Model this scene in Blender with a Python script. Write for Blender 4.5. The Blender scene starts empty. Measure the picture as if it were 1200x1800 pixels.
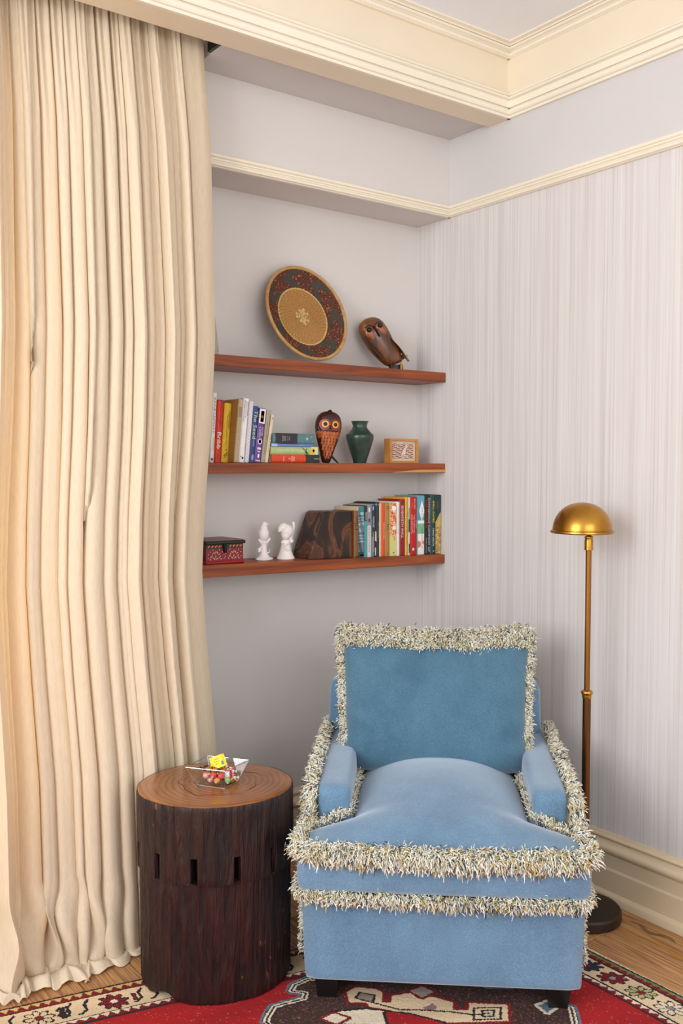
import bpy, bmesh, math, random
import numpy as np
from mathutils import Vector, Matrix, noise, Euler

random.seed(7); RNG = np.random.default_rng(11)
scene = bpy.context.scene
COL = scene.collection
PI = math.pi

# ---------------------------------------------------------------- camera, light, exposure
cam_d = bpy.data.cameras.new('camera'); cam = bpy.data.objects.new('camera', cam_d); COL.objects.link(cam)
cam.location = (0, 0, 1.4)
cam.rotation_euler = (math.radians(90 - 2.72), 0, math.radians(-36.6))
cam_d.sensor_fit = 'VERTICAL'; cam_d.sensor_height = 36; cam_d.sensor_width = 24
cam_d.lens = 1642 / 1800 * 36; cam_d.clip_start = .02
scene.camera = cam

world = bpy.data.worlds.new('world'); scene.world = world; world.use_nodes = True
wb = world.node_tree.nodes['Background']
wb.inputs[0].default_value = (.95, .965, 1.0, 1); wb.inputs[1].default_value = .95

def area_light(name, loc, target, sx, sy, power, color):
    l = bpy.data.lights.new(name, 'AREA'); l.shape = 'RECTANGLE'; l.size = sx; l.size_y = sy
    l.energy = power; l.color = color
    o = bpy.data.objects.new(name, l); COL.objects.link(o); o.location = loc
    o.rotation_euler = (Vector(target) - Vector(loc)).to_track_quat('-Z', 'Y').to_euler()
    return o
# daylight: windows in the wall behind the camera, in the left wall, and behind the curtain
area_light('daylight_front_window', (.6, -2.4, 2.25), (1.7, 2.5, .9), 2.6, 1.6, 46, (.99, .985, .98))
area_light('daylight_left_window', (-2.3, .7, 2.1), (2.4, 1.7, .9), 2.0, 1.8, 98, (.92, .96, 1))
area_light('daylight_curtain_window', (-.15, 3.15, 1.5), (-.15, 0, 1.4), 1.6, 2.0, 70, (1, .97, .92))

vs = scene.view_settings
vs.view_transform = 'Standard'; vs.look = 'None'; vs.exposure = 0.13; vs.gamma = 1.0
vs.use_curve_mapping = False

# ---------------------------------------------------------------- helpers: colour and materials
def lin(c):
    if isinstance(c, str): c = tuple(int(c[i:i+2], 16) for i in (0, 2, 4))
    return tuple(((x/255)/12.92 if x/255 <= .04045 else ((x/255+.055)/1.055)**2.4) for x in c)
_M = {}
def M(name, rgb, rough=.5, metal=0., var=.0, rgb2=None, vscale=8., stretch=(1, 1, 1), detail=4., ramp=(.3, .7),
      bump=0., bscale=60., bstretch=(1, 1, 1), sheen=0., coat=0., attr=False, spec=.5, trans=0., glass=False, tex='noise', dist=0., trans_col=None):
    if name in _M: return _M[name]
    m = bpy.data.materials.new(name); m.use_nodes = True; _M[name] = m
    nt = m.node_tree; N = nt.nodes; L = nt.links; b = N['Principled BSDF']
    b.inputs['Roughness'].default_value = rough; b.inputs['Metallic'].default_value = metal
    b.inputs['Specular IOR Level'].default_value = spec
    c = lin(rgb)
    b.inputs['Base Color'].default_value = (*c, 1)
    tc = N.new('ShaderNodeTexCoord')
    src = None
    if attr:
        a = N.new('ShaderNodeAttribute'); a.attribute_name = 'Col'; src = a.outputs['Color']
    if var or rgb2 is not None:
        mp = N.new('ShaderNodeMapping'); mp.inputs['Scale'].default_value = stretch
        L.new(tc.outputs['Object'], mp.inputs[0])
        if tex == 'wave':
            t = N.new('ShaderNodeTexWave'); t.wave_type = 'BANDS'; t.bands_direction = 'X'
            t.inputs['Scale'].default_value = vscale; t.inputs['Distortion'].default_value = dist
            t.inputs['Detail'].default_value = detail; t.inputs['Detail Scale'].default_value = 1.5
        elif tex == 'rings':
            t = N.new('ShaderNodeTexWave'); t.wave_type = 'RINGS'; t.rings_direction = 'Z'
            t.inputs['Scale'].default_value = vscale; t.inputs['Distortion'].default_value = dist
            t.inputs['Detail'].default_value = detail; t.inputs['Detail Scale'].default_value = 1.5
        else:
            t = N.new('ShaderNodeTexNoise'); t.inputs['Scale'].default_value = vscale; t.inputs['Detail'].default_value = detail
            t.inputs['Distortion'].default_value = dist
        L.new(mp.outputs[0], t.inputs['Vector'])
        r = N.new('ShaderNodeValToRGB'); L.new(t.outputs[0], r.inputs[0])
        r.color_ramp.elements[0].position = ramp[0]; r.color_ramp.elements[1].position = ramp[1]
        c2 = lin(rgb2) if rgb2 is not None else tuple(min(1, x*(1+var)) for x in c)
        c1 = c if rgb2 is not None else tuple(x*(1-var) for x in c)
        if src is not None:
            r.color_ramp.elements[0].color = (1-var,)*3+(1,); r.color_ramp.elements[1].color = (1+var,)*3+(1,)
            mx = N.new('ShaderNodeMix'); mx.data_type = 'RGBA'; mx.blend_type = 'MULTIPLY'; mx.inputs[0].default_value = 1
            L.new(src, mx.inputs[6]); L.new(r.outputs[0], mx.inputs[7]); src = mx.outputs[2]
        else:
            r.color_ramp.elements[0].color = (*c1, 1); r.color_ramp.elements[1].color = (*c2, 1)
            src = r.outputs[0]
    if src is not None: L.new(src, b.inputs['Base Color'])
    if bump:
        mp2 = N.new('ShaderNodeMapping'); mp2.inputs['Scale'].default_value = bstretch
        L.new(tc.outputs['Object'], mp2.inputs[0])
        t2 = N.new('ShaderNodeTexNoise'); t2.inputs['Scale'].default_value = bscale; t2.inputs['Detail'].default_value = 5
        L.new(mp2.outputs[0], t2.inputs['Vector'])
        bp = N.new('ShaderNodeBump'); bp.inputs['Strength'].default_value = bump; bp.inputs['Distance'].default_value = .01
        L.new(t2.outputs[0], bp.inputs['Height']); L.new(bp.outputs[0], b.inputs['Normal'])
    if sheen:
        b.inputs['Sheen Weight'].default_value = sheen; b.inputs['Sheen Roughness'].default_value = .45
    if coat:
        b.inputs['Coat Weight'].default_value = coat; b.inputs['Coat Roughness'].default_value = .15
    if glass:
        b.inputs['Transmission Weight'].default_value = 1; b.inputs['IOR'].default_value = 1.45
    if trans:
        out = N['Material Output']; tr = N.new('ShaderNodeBsdfTranslucent'); mxs = N.new('ShaderNodeMixShader')
        mxs.inputs[0].default_value = trans
        if trans_col is not None: tr.inputs[0].default_value = (*lin(trans_col), 1)
        elif src is not None: L.new(src, tr.inputs[0])
        else: tr.inputs[0].default_value = (*c, 1)
        L.new(b.outputs[0], mxs.inputs[1]); L.new(tr.outputs[0], mxs.inputs[2]); L.new(mxs.outputs[0], out.inputs[0])
    return m
def plain(hexc, rough=.5, **k):
    return M('paint_'+hexc+'_%d' % int(rough*100), hexc, rough, var=.06, vscale=30, **k)

def thin_glass(name, haze=0.):
    m = bpy.data.materials.new(name); m.use_nodes = True; nt = m.node_tree; N = nt.nodes; L = nt.links
    for q in list(N):
        if q.type == 'BSDF_PRINCIPLED': N.remove(q)
    t = N.new('ShaderNodeBsdfTransparent'); t.inputs[0].default_value = (.98, .99, .99, 1); g = N.new('ShaderNodeBsdfGlossy'); g.inputs['Roughness'].default_value = .03+haze*.2
    f = N.new('ShaderNodeLayerWeight'); f.inputs[0].default_value = .35; pw_ = N.new('ShaderNodeMath'); pw_.operation = 'POWER'; pw_.inputs[1].default_value = 4
    ma = N.new('ShaderNodeMath'); ma.operation = 'MULTIPLY_ADD'; ma.inputs[1].default_value = .5; ma.inputs[2].default_value = .05+haze; mx = N.new('ShaderNodeMixShader')
    L.new(f.outputs['Facing'], pw_.inputs[0]); L.new(pw_.outputs[0], ma.inputs[0]); L.new(ma.outputs[0], mx.inputs[0])
    L.new(t.outputs[0], mx.inputs[1]); L.new(g.outputs[0], mx.inputs[2]); L.new(mx.outputs[0], N['Material Output'].inputs[0]); return m

# ---------------------------------------------------------------- helpers: objects
def link(o, parent=None):
    COL.objects.link(o)
    if parent is not None: o.parent = parent
    return o
def tag(o, label=None, cat=None, group=None, kind=None):
    if label: o['label'] = label
    if cat: o['category'] = cat
    if group: o['group'] = group
    if kind: o['kind'] = kind
    return o
def empty(name, loc, rz=0, label=None, cat=None, group=None):
    o = bpy.data.objects.new(name, None); o.empty_display_size = .05; link(o)
    o.location = loc; o.rotation_euler = (0, 0, rz); tag(o, label, cat, group)
    return o
def finish(name, me, mat, parent=None, smooth=True, angle=35):
    if mat is not None:
        for mm in (mat if isinstance(mat, (list, tuple)) else [mat]): me.materials.append(mm)
    if smooth and len(me.polygons):
        me.polygons.foreach_set('use_smooth', [True]*len(me.polygons))
        if angle < 180: me.set_sharp_from_angle(angle=math.radians(angle))
    me.update()
    return link(bpy.data.objects.new(name, me), parent)
def color_points(me, cols):
    a = me.color_attributes.new('Col', 'FLOAT_COLOR', 'POINT')
    c = np.ones((len(me.vertices), 4), np.float32); c[:, :3] = cols; a.data.foreach_set('color', c.ravel())
def color_faces(me, cols):
    a = me.color_attributes.new('Col', 'FLOAT_COLOR', 'CORNER')
    n = np.zeros(len(me.polygons), np.int32); me.polygons.foreach_get('loop_total', n)
    c = np.ones((len(me.loops), 4), np.float32); c[:, :3] = np.repeat(np.asarray(cols, np.float32), n, axis=0)
    a.data.foreach_set('color', c.ravel())

class MB:
    def __init__(s): s.v = []; s.f = []; s.m = []; s.c = []
    def add(s, v, f, mi=0, col=None):
        o = len(s.v); s.v += [tuple(p) for p in v]
        for q in f: s.f.append(tuple(i+o for i in q)); s.m.append(mi); s.c.append(col)
        return s
    def box(s, x0, x1, y0, y1, z0, z1, mi=0, col=None):
        return s.add([(x0,y0,z0),(x1,y0,z0),(x1,y1,z0),(x0,y1,z0),(x0,y0,z1),(x1,y0,z1),(x1,y1,z1),(x0,y1,z1)],
              [(3,2,1,0),(4,5,6,7),(0,1,5,4),(1,2,6,5),(2,3,7,6),(3,0,4,7)], mi, col)
    def cbox(s, x0, x1, y0, y1, z0, z1, c=.002, mi=0, col=None):
        bm = bmesh.new()
        for x, sx in ((x0, 1), (x1, -1)):
            for y, sy in ((y0, 1), (y1, -1)):
                for z, sz in ((z0, 1), (z1, -1)):
                    bm.verts.new((x+sx*c, y+sy*c, z)); bm.verts.new((x+sx*c, y, z+sz*c)); bm.verts.new((x, y+sy*c, z+sz*c))
        return s._hull(bm, mi, col)
    def hull(s, pts, mi=0, col=None):
        bm = bmesh.new()
        for p in pts: bm.verts.new(p)
        return s._hull(bm, mi, col)
    def _hull(s, bm, mi, col):
        bmesh.ops.convex_hull(bm, input=bm.verts)
        bmesh.ops.dissolve_limit(bm, angle_limit=.01, verts=bm.verts, edges=bm.edges)
        bmesh.ops.recalc_face_normals(bm, faces=bm.faces)
        bm.verts.ensure_lookup_table(); bm.verts.index_update()
        s.add([v.co[:] for v in bm.verts], [[v.index for v in f.verts] for f in bm.faces], mi, col); bm.free(); return s
    def lathe(s, prof, seg=40, c=(0, 0, 0), mi=0, col=None, sx=1, sy=1, cap=True):
        v = []; f = []; n = len(prof)
        for r, z in prof:
            for k in range(seg):
                a = 2*PI*k/seg; v.append((c[0]+r*math.cos(a)*sx, c[1]+r*math.sin(a)*sy, c[2]+z))
        for i in range(n-1):
            for k in range(seg):
                k2 = (k+1) % seg; f.append((i*seg+k, i*seg+k2, (i+1)*seg+k2, (i+1)*seg+k))
        if cap:
            if prof[0][0] > 1e-5: f.append(tuple(range(seg))[::-1])
            if prof[-1][0] > 1e-5: f.append(tuple((n-1)*seg+k for k in range(seg)))
        return s.add(v, f, mi, col)
    def tube(s, path, rad, seg=8, mi=0, col=None, cap=True, ref=None):
        path = [Vector(p) for p in path]; n = len(path)
        rad = rad if isinstance(rad, (list, tuple)) else [rad]*n
        v = []; f = []
        for i, p in enumerate(path):
            d = (path[min(i+1, n-1)]-path[max(i-1, 0)]).normalized()
            if ref is None: ref = Vector((0, 0, 1)) if abs(d.z) < .9 else Vector((1, 0, 0))
            a = d.cross(ref).normalized(); b = d.cross(a).normalized(); ref = -b if False else ref
            for k in range(seg):
                t = 2*PI*k/seg; v.append(tuple(p+(a*math.cos(t)+b*math.sin(t))*rad[i]))
        for i in range(n-1):
            for k in range(seg):
                k2 = (k+1) % seg; f.append((i*seg+k, (i+1)*seg+k, (i+1)*seg+k2, i*seg+k2))
        if cap: f.append(tuple(range(seg))); f.append(tuple((n-1)*seg+k for k in range(seg))[::-1])
        return s.add(v, f, mi, col)
    def ell(s, c, r, seg=20, rings=12, rot=None, mi=0, col=None):
        R = rot.to_matrix() if rot is not None else Matrix.Identity(3)
        v = []; f = []
        for i in range(rings+1):
            t = -PI/2+PI*i/rings
            for k in range(seg):
                a = 2*PI*k/seg
                p = R @ Vector((r[0]*math.cos(t)*math.cos(a), r[1]*math.cos(t)*math.sin(a), r[2]*math.sin(t)))
                v.append((p.x+c[0], p.y+c[1], p.z+c[2]))
        for i in range(rings):
            for k in range(seg):
                k2 = (k+1) % seg; f.append((i*seg+k, i*seg+k2, (i+1)*seg+k2, (i+1)*seg+k))
        return s.add(v, f, mi, col)
    def prism(s, pts, a, b, fn, mi=0, col=None):
        """2-D outline (ccw) extruded from a to b; fn(u,v,w) -> xyz"""
        n = len(pts)
        v = [fn(p[0], p[1], a) for p in pts]+[fn(p[0], p[1], b) for p in pts]
        f = [tuple(range(n))[::-1], tuple(range(n, 2*n))]+[(i, (i+1) % n, n+(i+1) % n, n+i) for i in range(n)]
        return s.add(v, f, mi, col)
    def mesh(s, name, merge=0):
        me = bpy.data.meshes.new(name); me.from_pydata(s.v, [], s.f)
        me.polygons.foreach_set('material_index', s.m)
        if any(c is not None for c in s.c): color_faces(me, [c if c is not None else (1, 1, 1) for c in s.c])
        if merge or True:
            bm = bmesh.new(); bm.from_mesh(me)
            if merge: bmesh.ops.remove_doubles(bm, verts=bm.verts, dist=merge)
            bmesh.ops.recalc_face_normals(bm, faces=bm.faces); bm.to_mesh(me); bm.free()
        return me
    def build(s, name, mat, parent=None, smooth=True, angle=35, merge=0):
        return finish(name, s.mesh(name, merge), mat, parent, smooth, angle)

def softbox(hx, hy, hz, r, n=12, fn=None):
    """rounded box centred at the origin with a grid on every side; fn warps each point. returns MB"""
    mb = MB(); pts = [-1+2*i/n for i in range(n+1)]
    # denser toward the edges
    pts = [math.copysign(abs(p)**.8, p) for p in pts]
    for ax in range(3):
        for sg in (-1, 1):
            v = []; f = []
            for a in pts:
                for b in pts:
                    q = [0, 0, 0]; q[ax] = sg; q[(ax+1) % 3] = a; q[(ax+2) % 3] = b
                    p = Vector((q[0]*hx, q[1]*hy, q[2]*hz))
                    inn = Vector((max(-hx+r, min(hx-r, p.x)), max(-hy+r, min(hy-r, p.y)), max(-hz+r, min(hz-r, p.z))))
                    d = p-inn
                    if d.length > 1e-9: p = inn+d.normalized()*r*min(1, max(abs(d.x), abs(d.y), abs(d.z))/r)
                    v.append(fn(p.x, p.y, p.z) if fn else tuple(p))
            for i in range(n):
                for j in range(n):
                    q = (i*(n+1)+j, (i+1)*(n+1)+j, (i+1)*(n+1)+j+1, i*(n+1)+j+1)
                    f.append(q if sg > 0 else q[::-1])
            mb.add(v, f)
    return mb

def remeshed(mb, name, mat, parent, voxel=.002, smooth=6):
    """one continuous surface out of overlapping pieces"""
    me = mb.mesh(name); o = bpy.data.objects.new(name, me); COL.objects.link(o)
    r = o.modifiers.new('r', 'REMESH'); r.mode = 'VOXEL'; r.voxel_size = voxel
    s = o.modifiers.new('s', 'SMOOTH'); s.factor = .5; s.iterations = smooth
    dg = bpy.context.evaluated_depsgraph_get(); out = bpy.data.meshes.new_from_object(o.evaluated_get(dg))
    bpy.data.objects.remove(o)
    return finish(name, out, mat, parent, True, 180)

_T = {}
def text_geo(body):
    if body in _T: return _T[body]
    cu = bpy.data.curves.new('t', 'FONT'); cu.body = body; cu.resolution_u = 2
    o = bpy.data.objects.new('t', cu); COL.objects.link(o)
    dg = bpy.context.evaluated_depsgraph_get(); me = bpy.data.meshes.new_from_object(o.evaluated_get(dg))
    v = np.array([x.co[:] for x in me.vertices]); f = [tuple(p.vertices) for p in me.polygons]
    bpy.data.objects.remove(o); bpy.data.curves.remove(cu)
    lo = v.min(0); hi = v.max(0); v = (v-(lo+hi)/2); v[:, 0] /= (hi-lo)[0]; v[:, 1] /= max((hi-lo)[1], 1e-6)
    _T[body] = (v, f, (hi-lo)[0]/max((hi-lo)[1], 1e-6)); return _T[body]
def lettering(body, parent, mat, c, right, up, length, height):
    v, f, asp = text_geo(body)
    c = Vector(c); right = Vector(right); up = Vector(up)
    me = bpy.data.meshes.new('lettering')
    me.from_pydata([tuple(c+right*float(p[0])*length+up*float(p[1])*height) for p in v], [], f)
    return finish('lettering', me, mat, parent, False)

def raster(name, nx, ny, w, h, fn, place, mat, parent=None, zfn=None):
    """a grid of coloured cells, one colour per cell; fn(U,V)->rgb arrays; place(u,v,z)->xyz"""
    us = np.linspace(0, w, nx+1); vs_ = np.linspace(0, h, ny+1)
    U, V = np.meshgrid(us, vs_, indexing='ij')
    Zz = zfn(U, V) if zfn is not None else np.zeros_like(U)
    P = place(U, V, Zz)
    idx = np.arange((nx+1)*(ny+1)).reshape(nx+1, ny+1)
    F = np.stack([idx[:-1, :-1], idx[1:, :-1], idx[1:, 1:], idx[:-1, 1:]], -1).reshape(-1, 4)
    me = bpy.data.meshes.new(name); me.from_pydata(P.reshape(-1, 3).tolist(), [], F.tolist())
    uc = (us[:-1]+us[1:])/2; vc = (vs_[:-1]+vs_[1:])/2
    C = fn(*np.meshgrid(uc, vc, indexing='ij')).reshape(-1, 3)
    color_faces(me, C)
    return finish(name, me, mat, parent, True, 180)

def inpoly(U, V, poly):
    r = np.zeros(U.shape, bool); n = len(poly)
    for i in range(n):
        x1, y1 = poly[i]; x2, y2 = poly[(i+1) % n]
        if y1 == y2: continue
        c = ((y1 > V) != (y2 > V)) & (U < (x2-x1)*(V-y1)/(y2-y1)+x1); r ^= c
    return r
def segdist(U, V, pl, closed=False):
    d = np.full(U.shape, 9.)
    pts = pl+[pl[0]] if closed else pl
    for (x1, y1), (x2, y2) in zip(pts[:-1], pts[1:]):
        L2 = (x2-x1)**2+(y2-y1)**2+1e-12
        t = np.clip(((U-x1)*(x2-x1)+(V-y1)*(y2-y1))/L2, 0, 1)
        d = np.minimum(d, np.hypot(U-x1-t*(x2-x1), V-y1-t*(y2-y1)))
    return d

# ---------------------------------------------------------------- the room
WX = 2.49          # right wall
WN = 2.846         # back of the niche
WB = 2.660         # upper back wall over the niche
CEIL = 2.885
paint_niche = M('warm_grey_paint', (213, 207, 202), .6, var=.02, vscale=3, bump=.04, bscale=180)
paint_frieze = M('pale_grey_paint', (207, 203, 201), .6, var=.02, vscale=3, bump=.03, bscale=180)
paint_ceiling = M('ceiling_paint', (240, 243, 250), .7, var=.01, vscale=3)
trim_cream = M('cream_gloss_paint', (238, 228, 208), .35, var=.03, vscale=5)
beam_cream = M('cream_fascia_paint', (232, 218, 193), .45, var=.03, vscale=4)
base_cream = M('baseboard_paint', (220, 199, 166), .35, var=.03, vscale=5)

def strie():
    m = bpy.data.materials.new('vertical_streaked_wallpaper'); m.use_nodes = True
    nt = m.node_tree; N = nt.nodes; L = nt.links; b = N['Principled BSDF']
    tc = N.new('ShaderNodeTexCoord'); b.inputs['Roughness'].default_value = .55
    def nz(sc, det, stretch, rough=.6):
        mp = N.new('ShaderNodeMapping'); mp.inputs['Scale'].default_value = stretch; L.new(tc.outputs['Object'], mp.inputs[0])
        t = N.new('ShaderNodeTexNoise'); t.inputs['Scale'].default_value = sc; t.inputs['Detail'].default_value = det
        t.inputs['Roughness'].default_value = rough; L.new(mp.outputs[0], t.inputs['Vector']); return t
    fine = nz(150, 3, (1, 1, .006)); wide = nz(30, 3, (1, 1, .03)); soft = nz(3, 2, (1, 1, .25)); hair = nz(420, 1, (1, 1, .004))
    r1 = N.new('ShaderNodeValToRGB'); L.new(fine.outputs[0], r1.inputs[0])
    r1.color_ramp.elements[0].position = .34; r1.color_ramp.elements[0].color = (*lin((207, 200, 195)), 1)
    r1.color_ramp.elements[1].position = .58; r1.color_ramp.elements[1].color = (*lin((220, 216, 214)), 1)
    r2 = N.new('ShaderNodeValToRGB'); L.new(wide.outputs[0], r2.inputs[0])
    r2.color_ramp.elements[0].position = .35; r2.color_ramp.elements[0].color = (.965, .955, .945, 1)
    r2.color_ramp.elements[1].position = .62; r2.color_ramp.elements[1].color = (1., 1., 1.005, 1)
    r3 = N.new('ShaderNodeValToRGB'); L.new(hair.outputs[0], r3.inputs[0])
    r3.color_ramp.elements[0].position = .36; r3.color_ramp.elements[0].color = (.955, .95, .94, 1)
    r3.color_ramp.elements[1].position = .52; r3.color_ramp.elements[1].color = (1, 1, 1, 1)
    src = r1.outputs[0]
    for r in (r2, r3):
        mx = N.new('ShaderNodeMix'); mx.data_type = 'RGBA'; mx.blend_type = 'MULTIPLY'; mx.inputs[0].default_value = 1
        L.new(src, mx.inputs[6]); L.new(r.outputs[0], mx.inputs[7]); src = mx.outputs[2]
    L.new(src, b.inputs['Base Color'])
    bp = N.new('ShaderNodeBump'); bp.inputs['Strength'].default_value = .12; bp.inputs['Distance'].default_value = .004
    L.new(fine.outputs[0], bp.inputs['Height']); L.new(bp.outputs[0], b.inputs['Normal'])
    return m
paper = strie()

def struct(name, mb, mat, parent=None, **k):
    o = mb.build(name, mat, parent, **k)
    if parent is None: o['kind'] = 'structure'
    return o

X0, Y0 = -1.3, -.4                     # how far the modelled part of the room reaches
wr = struct('wall_right', MB().box(WX, WX+.12, Y0, WN+.1, 0, 2.356), paper, smooth=False)
struct('wall_right_frieze', MB().box(WX, WX+.12, Y0, WN+.1, 2.356, CEIL), paint_frieze, smooth=False)
struct('wall_back', MB().box(1.12, WX, WN, WN+.1, 0, 2.70), paint_niche, smooth=False)
struct('wall_back_upper', MB().box(1.12, WX, WB, WN, 2.354, 2.70), paint_niche, smooth=False)
# unseen pier behind the curtain, added to keep window light out of the niche
struct('wall_light_stop', MB().box(.82, 1.12, WB, WN+.1, 0, 2.70), paint_niche, smooth=False)
struct('wall_window_side', MB().box(X0, .82, WB, WN+.1, 0, .25).box(X0, .82, WB, WN+.1, 2.5, 2.70).box(X0, -1.05, WB, WN+.1, .25, 2.5), paint_niche, smooth=False)
wn = MB()
for x in (-1.05, -.45, .16, .78): wn.box(x, x+.04, 2.74, 2.78, .25, 2.5)
for z in (.25, 1.4, 2.46): wn.box(-1.05, .82, 2.74, 2.78, z, z+.04)
WG = thin_glass('window_glass')
win = struct('window_1', wn, trim_cream, smooth=False)
for k, x in enumerate((-1.01, -.41, .20)):
    for z0, z1 in ((.29, 1.4), (1.44, 2.46)):
        MB().box(x, x+.56, 2.758, 2.762, z0, z1).build('pane', WG, win, smooth=False)
struct('ceiling', MB().box(X0, WX+.12, Y0, 2.40, CEIL, CEIL+.1), paint_ceiling, smooth=False)
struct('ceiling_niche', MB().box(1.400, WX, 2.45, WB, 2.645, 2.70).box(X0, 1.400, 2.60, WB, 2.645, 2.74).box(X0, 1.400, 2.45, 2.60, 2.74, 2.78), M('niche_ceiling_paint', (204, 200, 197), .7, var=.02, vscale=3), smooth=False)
# dropped beam with fascia
struct('trim_1', MB().box(X0, WX, 2.357, 2.452, 2.634, CEIL+.1), beam_cream, smooth=False)

def run_x(mb, prof, y, x0, x1):        # profile (out, z): out is towards -Y
    mb.prism([(o, z) for o, z in prof], x0, x1, lambda u, v, w: (w, y-u, v)); return mb
def run_y(mb, prof, x, y0, y1):        # out is towards -X
    mb.prism([(o, z) for o, z in prof], y0, y1, lambda u, v, w: (x-u, w, v)); return mb
def bead(o, z0, z1, out, n=6):         # half-round from (o,z0) to (o,z1)
    return [(o+out*math.sin(PI*i/n), z0+(z1-z0)*(.5-.5*math.cos(PI*i/n))) for i in range(n+1)]
lower = [(-.002, 2.6325), (.010, 2.6325)]+bead(.012, 2.640, 2.662, .010)+[(.014, 2.664), (.020, 2.664), (.020, 2.686), (.024, 2.688)]+bead(.018, 2.690, 2.702, .008)+[(.014, 2.704)]+bead(.012, 2.706, 2.716, .006)+[(.008, 2.719), (-.005, 2.719)]
upper = [(-.005, 2.838), (.012, 2.838)]+bead(.012, 2.840, 2.856, .009)+[(.016, 2.858)]+bead(.018, 2.860, 2.872, .010)+[(.026, 2.873), (.026, 2.878), (.040, 2.880), (.040, CEIL+.002), (-.005, CEIL+.002)]
for nm, prof in (('trim_2', lower), ('trim_3', upper)): struct(nm, run_x(MB(), prof, 2.357, X0, WX), trim_cream, angle=30)
for nm, prof in (('trim_4', lower), ('trim_5', upper)): struct(nm, run_y(MB(), prof, WX, Y0, 2.36), trim_cream, angle=30)
fascia = [(-.004, 2.715), (.008, 2.715), (.008, 2.842), (-.004, 2.842)]
struct('trim_6', run_y(MB(), fascia, WX, Y0, 2.36), beam_cream, smooth=False)
rail = [(-.004, 2.352), (.008, 2.352)]+bead(.010, 2.354, 2.366, .008)+[(.012, 2.368)]+bead(.012, 2.370, 2.380, .006)+[(.010, 2.382)]+bead(.006, 2.384, 2.396, .006)+[(-.004, 2.398)]
struct('trim_7', run_y(MB(), rail, WX, Y0, WB+.01), trim_cream, angle=30)
struct('trim_8', run_x(MB(), rail, WB, 1.12, WX), trim_cream, angle=30)
bbp = [(-.004, 0), (.046, 0)]+[(.046, .012), (.042, .022), (.032, .028), (.028, .030), (.028, .098), (.022, .104), (.022, .140), (.018, .146)]+bead(.016, .150, .182, .020, 8)+[(.014, .184), (.014, .190)]+bead(.010, .192, .204, .008)+[(.006, .212), (-.004, .212)]
struct('baseboard_right', run_y(MB(), bbp, WX, Y0, WN), base_cream, angle=30)
struct('baseboard_back', run_x(MB(), bbp, WN, 1.12, WX), base_cream, angle=30)

# floor: oak boards running towards the niche
fl = struct('floor', MB().box(X0, WX+.1, Y0, WN+.1, -.06, -.014), M('subfloor', (90, 66, 44), .8), smooth=False)
def oak(i, c1, c2):
    m = bpy.data.materials.new('oak_board_%d' % i); m.use_nodes = True
    nt = m.node_tree; N = nt.nodes; L = nt.links; b = N['Principled BSDF']; b.inputs['Roughness'].default_value = .48
    tc = N.new('ShaderNodeTexCoord'); mp = N.new('ShaderNodeMapping'); L.new(tc.outputs['Object'], mp.inputs[0])
    mp.inputs['Scale'].default_value = (1, .07, 1); mp.inputs['Location'].default_value = (i*3.1, i*1.7, 0)
    nz = N.new('ShaderNodeTexNoise'); nz.inputs['Scale'].default_value = 9; nz.inputs['Detail'].default_value = 3; L.new(mp.outputs[0], nz.inputs['Vector'])
    ad = N.new('ShaderNodeVectorMath'); ad.operation = 'MULTIPLY_ADD'; L.new(nz.outputs['Color'], ad.inputs[0]); ad.inputs[1].default_value = (.22, .22, .22); L.new(mp.outputs[0], ad.inputs[2])
    wv = N.new('ShaderNodeTexWave'); wv.wave_type = 'BANDS'; wv.inputs['Scale'].default_value = 24; wv.inputs['Distortion'].default_value = 2.5; wv.inputs['Detail'].default_value = 3
    L.new(ad.outputs[0], wv.inputs['Vector'])
    fn = N.new('ShaderNodeTexNoise'); fn.inputs['Scale'].default_value = 130; fn.inputs['Detail'].default_value = 4; L.new(mp.outputs[0], fn.inputs['Vector'])
    r = N.new('ShaderNodeValToRGB'); L.new(wv.outputs[0], r.inputs[0]); r.color_ramp.elements[0].color = (*lin(c1), 1); r.color_ramp.elements[1].color = (*lin(c2), 1); r.color_ramp.elements[0].position = .05; r.color_ramp.elements[1].position = .6
    r2 = N.new('ShaderNodeValToRGB'); L.new(fn.outputs[0], r2.inputs[0]); r2.color_ramp.elements[0].color = (.72, .68, .64, 1); r2.color_ramp.elements[0].position = .35; r2.color_ramp.elements[1].position = .6
    mx = N.new('ShaderNodeMix'); mx.data_type = 'RGBA'; mx.blend_type = 'MULTIPLY'; mx.inputs[0].default_value = 1
    L.new(r.outputs[0], mx.inputs[6]); L.new(r2.outputs[0], mx.inputs[7]); L.new(mx.outputs[2], b.inputs['Base Color'])
    bp = N.new('ShaderNodeBump'); bp.inputs['Strength'].default_value = .15; bp.inputs['Distance'].default_value = .003; L.new(fn.outputs[0], bp.inputs['Height']); L.new(bp.outputs[0], b.inputs['Normal'])
    return m
oaks = [oak(0, (172, 120, 72), (204, 158, 104)), oak(1, (158, 106, 62), (192, 144, 92)), oak(2, (184, 134, 84), (212, 168, 114)), oak(3, (166, 114, 72), (200, 150, 100))]
pw = .1545; x = .7485-pw*14; k = 0
while x < WX-.02:
    y = Y0; first = True; rr = random.Random(k*13+5)
    while y < WN-.01:
        ln = rr.uniform(.5, 1.5) if first else 1.5
        y1 = min(WN, y+ln); first = False
        if WN-y1 < .25: y1 = WN
        x1 = min(x+pw, WX)
        if y1-y > .02 and x1 > X0:
            o = MB().cbox(max(x, X0)+.0009, x1-.0009, y+.0009, y1-.0009, -.014, 0, .0014).build('plank', oaks[(k*5+int(y*3)) % 4], fl, smooth=False)
        y = y1
    x += pw; k += 1
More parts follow.
